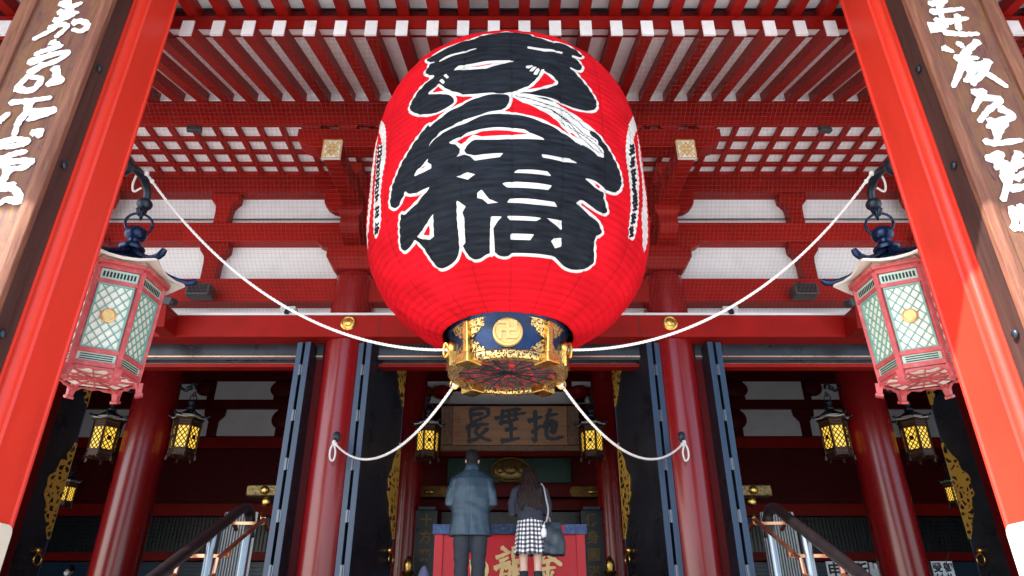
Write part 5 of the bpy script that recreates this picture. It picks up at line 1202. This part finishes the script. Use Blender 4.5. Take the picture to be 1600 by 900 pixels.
def person(name, label, loc, H, female=False, bow=0.0, head_z=None, yaw=0):
    t = thing(name, label, 'person', loc, None)
    k = H/1.72; b = MB()
    sw = .185*k if not female else .155*k
    tz = [(.86,.150,.100),(.95,.155,.105),(1.05,.135,.098),(1.18,.150,.105),(1.30,.150,.095),(1.36,.120,.080),(1.42,.070,.060)]
    hy = bow
    b.loft([ring(0, hy*max(0,(z-1.0))*.8, z*k, rx*k*(.92 if female else 1), ry*k) for z, rx, ry in tz])
    sh = 1.39*k
    for s in (-1, 1):
        x = s*.088*k
        b.tube([(x, 0, .90*k), (x*1.05, 0, .68*k), (x, .012, .48*k), (x, -.005, .32*k), (x, -.012, .10*k)], [.088*k,.080*k,.056*k,.054*k,.038*k] if not female else [.085*k,.072*k,.050*k,.048*k,.034*k], 12)
        b.tube([(x, -.03, .035*k), (x, .05, .04*k), (x, .15*k, .025*k)], [.036,.040,.028], 10)
        yb = hy*.32
        a0 = (s*sw*.9, yb, sh-.02); el = (s*(sw+.055), yb-.02, 1.10*k); wr = (s*.035, yb+.26, 1.24*k)
        b.tube([(s*sw*.45, yb, sh-.025), a0, el, wr], [.045*k,.042*k,.036*k,.027*k], 12)
        hand(b, wr, (-s*.05, .25, 1), (0, -1, .2), s)
    hz = head_z or 1.60*k; hd = Vector((0, hy*.45 + .01, hz))
    b.tube([(0, hy*.32, 1.42*k), (hd.x, hd.y-.01, hd.z-.06)], [.056*k,.052*k], 12)
    rot = Matrix.Rotation(-bow*2.2, 3, 'X')
    b.ell(hd, .074*k, .094*k, .112*k, 18, 14, rot)
    b.ell(hd + rot @ Vector((0,.035,-.055)), .055*k, .058*k, .058*k, 14, 10, rot)
    b.ell(hd + rot @ Vector((0,.098,-.02)), .013, .020, .022, 8, 6, rot)
    for s in (-1, 1): b.ell(hd + rot @ Vector((s*.077*k, -.004, -.012)), .011, .020, .032, 10, 8, rot)
    me = remesh(b, .0085, 3, name='body'); body = link('body', me, SKIN, t)
    eyes = MB()
    for s in (-1, 1): eyes.ell(hd + rot @ Vector((s*.030, .082, .005)), .014, .010, .007, 10, 6, rot)
    eyes.build('eyes', M['inkblack'], body, local=True, smooth=True)
    lips = MB(); lips.ell(hd + rot @ Vector((0, .090, -.062)), .022, .008, .007, 10, 6, rot); lips.build('lips', mat('lips', (.45,.16,.14), .5), body, local=True, smooth=True)
    return t, k, hd, rot, sw, sh, hy
def shoes(t, k, m):
    b = MB()
    for s in (-1, 1):
        x = s*.088*k
        b.loft([ring(x, .055*k + dy, z, rx, ry, 18) for dy, z, rx, ry in ((0,0,.048,.135),(0,.025,.050,.138),(-.01,.06,.044,.115),(-.04,.10,.042,.07))])
    b.build('shoes', m, t, local=True, smooth=50)

# man in a blue jacket
man, k, hd, rot, sw, sh, hy = person('person', 'person in a blue jacket and dark trousers with short black hair, praying at the box', (-.445, 8.28, FZ), 1.72, False, .08)
b = MB(); rr = random.Random(1)
b.loft([ring(0, yo, z*k, rx*k, ry*k, 28, 2.5) for z, rx, ry, yo in ((.715,.246,.158,.0),(.75,.243,.156,.0),(.88,.232,.148,0),(1.0,.222,.142,0),(1.12,.222,.145,.0),(1.26,.226,.142,.01),(1.36,.212,.122,.012),(1.42,.165,.10,.015),(1.46,.10,.085,.018),(1.475,.078,.075,.02))])
for s in (-1, 1):
    b.tube([(s*.12*k, .012, 1.37*k), (s*.185*k, .005, 1.335*k), (s*.232*k, -.012, 1.20*k), (s*.252*k, -.012, 1.08*k), (s*.215*k, .07, 1.06*k), (s*.12*k, .18, 1.15*k), (s*.07*k, .235, 1.20*k)], [.070*k,.074*k,.066*k,.061*k,.056*k,.050*k,.044*k], 14)
me = remesh(b, .009, 5, name='jacket')
# folds: pull of the shoulders, elbows and the waist
for v in me.vertices:
    x, y, z = v.co; back = 1 if y < .03 else .4
    d = .006*math.sin(38*z + 9*abs(x) + 2*math.sin(7*x))*math.exp(-((z-1.02)/.10)**2) + .005*math.sin(60*x + 14*z)*math.exp(-((z-.82)/.12)**2)*.6
    d += .006*math.sin(34*(z*.8 + abs(x)*1.5))*math.exp(-((abs(x)-.25)/.05)**2) + .004*math.sin(26*x+11*z)*math.exp(-((z-1.25)/.12)**2)
    d -= .010*math.exp(-((x-.0)/.006)**2)*(1 if .72 < z < .92 else .25) * (1 if y < 0 else 0)
    v.co += v.normal*d*back
JK = mat('blue_jacket_cloth', (.010,.033,.056), .45, var=.22, scale=5, bump=.35, bscale=26, dirt=(.035,.085,.13), dirt_amt=.5)
jk = link('jacket', me, JK, man)
b = MB(); b.loft([[(x,y,z + .018*(1 if y < .02 else -.5)) for x,y,z in ring(0, .016, z_, rx, ry, 24, 2.2)] for z_, rx, ry in ((1.44*k,.100,.092),(1.475*k,.088,.084),(1.515*k,.078,.078),(1.52*k,.070,.070))], cap=False); b.build('collar', JK, jk, local=True, smooth=50)
b = MB(); b.loft([ring(0, 0, z*k, rx*k, ry*k, 24) for z, rx, ry in ((.78,.158,.112),(.90,.168,.115),(1.0,.16,.112))])
for s in (-1, 1): b.tube([(s*.085*k, 0, .84*k), (s*.098*k, 0, .66*k), (s*.096*k, .008, .46*k), (s*.095*k, -.008, .25*k), (s*.093*k, -.012, .075*k)], [.103*k,.100*k,.084*k,.077*k,.070*k], 16)
me = remesh(b, .010, 3, name='trousers')
for v in me.vertices: x, y, z = v.co; v.co += v.normal*(.006*math.sin(46*z+10*x)*math.exp(-((z-.45)/.12)**2) + .007*math.sin(52*z+8*y)*math.exp(-((z-.14)/.08)**2))
link('trousers', me, cloth('black_trouser_cloth', (.020,.024,.034), .8, .4, var=.2, scale=6), man)
shoes(man, k, M['black'])
b = MB(); b.ell(hd + Vector((0,-.010,.020)), .084, .104, .108, 20, 14); b.ell(hd + Vector((0,-.050,-.045)), .080, .062, .078, 16, 10)
for i in range(60):
    a = rr.uniform(0, 2*math.pi); e = rr.uniform(-.1, 1.3); d = Vector((.082*math.cos(a)*math.cos(e), .10*math.sin(a)*math.cos(e), .105*math.sin(e)))
    if d.y > .06 and d.z < .04: continue
    o = hd + Vector((0,-.010,.02)) + d; b.tube([o - d*.08, o + Vector((rr.uniform(-.012,.012), rr.uniform(-.015,.01), .008 if d.z > .05 else -.014)) + d*.06], [.013,.004], 6)
me = remesh(b, .0065, 2, name='hair')
bm = bmesh.new(); bm.from_mesh(me)
for v in bm.verts:       # keep the face and ears clear
    r_ = v.co - hd
    if r_.y > .045 and r_.z < .045: v.co.y = hd.y + .045*.6; v.co.x *= .9
    if abs(r_.x) > .066 and r_.z < -.005: v.co.x *= .90
bm.to_mesh(me); bm.free(); link('hair', me, HAIRM, man)

# woman with long hair and a gingham skirt
wom, k, hd, rot, sw, sh, hy = person('person', 'person with long dark hair, navy top and black and white gingham skirt, head bowed', (.245, 8.28, FZ), 1.57, True, .24, head_z=1.405)
b = MB()
b.loft([ring(0, yo, z*k, rx*k, ry*k, 28, 2.3) for z, rx, ry, yo in ((.965,.168,.128,0),(1.04,.160,.122,.005),(1.16,.170,.122,.02),(1.28,.182,.122,.045),(1.37,.170,.108,.065),(1.42,.12,.092,.075),(1.455,.07,.07,.085))])
for s in (-1, 1):
    b.tube([(s*.11*k, .05, 1.375*k), (s*.178*k, .045, 1.345*k), (s*.228*k, .02, 1.18*k), (s*.232*k, .02, 1.07*k), (s*.18*k, .13, 1.10*k), (s*.06*k, .27, 1.18*k)], [.062*k,.066*k,.058*k,.054*k,.047*k,.036*k], 14)
me = remesh(b, .009, 4, name='sweater')
for v in me.vertices: x, y, z = v.co; v.co += v.normal*(.005*math.sin(40*z+12*abs(x))*math.exp(-((z-.93)/.08)**2) + .004*math.sin(30*x+20*z)*math.exp(-((z-1.1)/.1)**2))
link('sweater', me, cloth('navy_knit', (.016,.020,.034), .85, .7, var=.2, scale=12), wom)
# skirt with gathers
gm = bpy.data.materials.new('gingham_cloth'); gm.use_nodes = True; n = gm.node_tree.nodes; l = gm.node_tree.links; bs = n['Principled BSDF']; bs.inputs['Roughness'].default_value = .85
ua = n.new('ShaderNodeUVMap'); sx = n.new('ShaderNodeSeparateXYZ'); l.new(ua.outputs[0], sx.inputs[0])
def stripe(o_):
    f = n.new('ShaderNodeMath'); f.operation = 'FRACT'; l.new(o_, f.inputs[0]); g_ = n.new('ShaderNodeMath'); g_.operation = 'LESS_THAN'; g_.inputs[1].default_value = .5; l.new(f.outputs[0], g_.inputs[0]); return g_.outputs[0]
ad = n.new('ShaderNodeMath'); ad.operation = 'ADD'; l.new(stripe(sx.outputs[0]), ad.inputs[0]); l.new(stripe(sx.outputs[1]), ad.inputs[1])
hf = n.new('ShaderNodeMath'); hf.operation = 'MULTIPLY'; hf.inputs[1].default_value = .5; l.new(ad.outputs[0], hf.inputs[0])
rp = n.new('ShaderNodeValToRGB'); rp.color_ramp.interpolation = 'CONSTANT'; e = rp.color_ramp.elements; e[0].color = (.78,.77,.76,1); e[1].position = .25; e[1].color = (.15,.155,.19,1); x_ = e.new(.75); x_.color = (.013,.014,.022,1)
l.new(hf.outputs[0], rp.inputs[0]); l.new(rp.outputs[0], bs.inputs['Base Color'])
nw, nh = 96, 16; vs = []; uvs = []
for j in range(nh+1):
    f = j/nh; z = (1.0 - .43*f)*k
    for i in range(nw):
        a = 2*math.pi*i/nw; pleat = (.010*math.sin(a*14) + .006*math.sin(a*9+1))*f
        rx = (.155 + .052*f**.7)*k + pleat; ry = (.118 + .052*f**.7)*k + pleat
        vs.append((rx*math.cos(a), ry*math.sin(a), z + .006*f*math.sin(a*7)))
fs = []; 
for j in range(nh):
    for i in range(nw): fs.append((j*nw+i, (j+1)*nw+i, (j+1)*nw+(i+1)%nw, j*nw+(i+1)%nw))
me = bpy.data.meshes.new('skirt'); me.from_pydata(vs, [], fs); uv = me.uv_layers.new(name='UVMap')
for p_ in me.polygons:
    for li, vi in zip(p_.loop_indices, p_.vertices):
        j, i = divmod(vi, nw)
        ii = i if not (i == 0 and max(q % nw for q in p_.vertices) == nw-1) else nw
        uv.data[li].uv = (ii/nw*22, j/nh*8.5)
me.polygons.foreach_set('use_smooth', [True]*len(fs)); sk = link('skirt', me, gm, wom)
so_ = sk.modifiers.new('thick', 'SOLIDIFY'); so_.thickness = .004
b = MB()
for s in (-1, 1): x = s*.088*k; b.tube([(x, .004, .375*k), (x, -.003, .32*k), (x, -.011, .20*k), (x, -.012, .07*k)], [.0565*k,.0545*k,.050*k,.042*k], 14)
b.build('knee_socks', cloth('black_sock_knit', (.014,.015,.022), .85, .4), wom, local=True, smooth=True)
shoes(wom, k, M['black'])
# long hair: cap over the skull falling down the back
b = MB(); b.ell(hd + Vector((0,-.006,.012)), .090, .110, .112, 20, 14, rot)
b.loft([ring(0, yo, z, rx, ry, 26, 2.2) for z, rx, ry, yo in ((1.06,.140,.030,-.075),(1.12,.158,.045,-.066),(1.20,.152,.058,-.040),(1.28,.118,.072,-.005),(1.36,.098,.085,.045),(1.44,.088,.090,.085))])
for i in range(46):
    x = rr.uniform(-.135, .135); z0 = rr.uniform(1.14, 1.30); L = rr.uniform(.09, .21)
    b.tube([(x*.9, -.085 - .02*(1-abs(x)/.14) + (z0-1.1)*.25, z0), (x, -.100 - .015*(1-abs(x)/.14) + .02, z0-L*.5), (x+rr.uniform(-.012,.012), -.098+.01*rr.random(), max(.985, z0-L-.06))], [.014,.012,.004], 6)
me = remesh(b, .0065, 2, name='hair')
for v in me.vertices:
    x, y, z = v.co
    if y < .10: v.co += v.normal*.004*math.sin(x*150 + 6*math.sin(z*9))
link('hair', me, HAIRW, wom)
# shoulder bag held by the woman
bag = thing('shoulder_bag', 'dark blue leather shoulder bag hanging at the right side of the person in the skirt', 'bag', (.475, 8.25, FZ+.50))
LTH = mat('navy_leather', (.010,.022,.034), .4, var=.25, scale=8, bump=.3, bscale=40)
bx_, by_, bz_ = .50, 8.25, FZ
b = MB(); b.loft([ring(bx_ + dx, by_, bz_+z, rx, ry, 24, 4.2) for z, rx, ry, dx in ((.505,.105,.050,0),(.52,.132,.072,0),(.60,.138,.078,.002),(.72,.125,.066,0),(.83,.110,.045,-.01),(.875,.100,.030,-.016))])
me = remesh(b, .008, 3, off=bag.location, name='bag_body')
for v in me.vertices: x, y, z = v.co; v.co += v.normal*(.006*math.sin(30*z+18*x) + .005*math.sin(55*x-14*z))
link('bag_body', me, LTH, bag)
b = MB(); b.tube(catmull([(bx_-.075, by_, bz_+.86), (.455, 8.245, bz_+1.0), (.43, 8.24, bz_+1.14), (.405, 8.27, bz_+1.275), (.375, 8.33, bz_+1.315), (.39, 8.40, bz_+1.25), (.45, 8.33, bz_+1.0), (bx_-.02, by_+.03, bz_+.86)], 6), .010, 8)
b.build('strap', mat('pale_strap', (.36,.34,.35), .5), bag, smooth=True)
b = MB(); b.lathe([(.014,0),(.030,-.02),(.034,-.07),(.022,-.105)], 12, (bx_-.105, by_-.07, bz_+.80)); b.lathe([(.016,.03),(.018,.012),(.012,.002)], 10, (bx_-.105, by_-.07, bz_+.80)); b.tube([(bx_-.09, by_-.02, bz_+.87), (bx_-.105, by_-.068, bz_+.83)], .006, 6)
b.build('charm', mat('white_charm', (.75,.76,.78), .5), bag, smooth=True)
# seated attendant far at the back of the left bay
p = at(111, 883, 14.9)
att, k, hd, rot, sw, sh, hy = person('person', 'distant attendant with black hair and white face mask at the left counter', (p.x, 14.9, p.z-1.60), 1.60, True, .0)
att.rotation_euler = (0, 0, math.pi)
b = MB(); b.ell(hd + Vector((0,-.012,.025)), .082, .098, .10, 16, 10); b.build('hair', HAIRM, att, local=True, smooth=True)
b = MB(); b.ell(hd + Vector((0,.062,-.05)), .056, .046, .05, 14, 8); b.build('face_mask', M['whitepaint'], att, local=True, smooth=True)
b = MB(); b.loft([ring(0, 0, z*k, rx*k, ry*k, 20) for z, rx, ry in ((.10,.19,.15),(.9,.19,.15),(1.2,.19,.13),(1.38,.18,.11),(1.46,.08,.075))]); b.build('robe', cloth('dark_robe', (.03,.035,.05)), att, local=True, smooth=50)
for o in list(bpy.data.objects):
    if o.type == 'MESH' and o.name.startswith('tmp'): bpy.data.objects.remove(o)
bpy.context.view_layer.update()
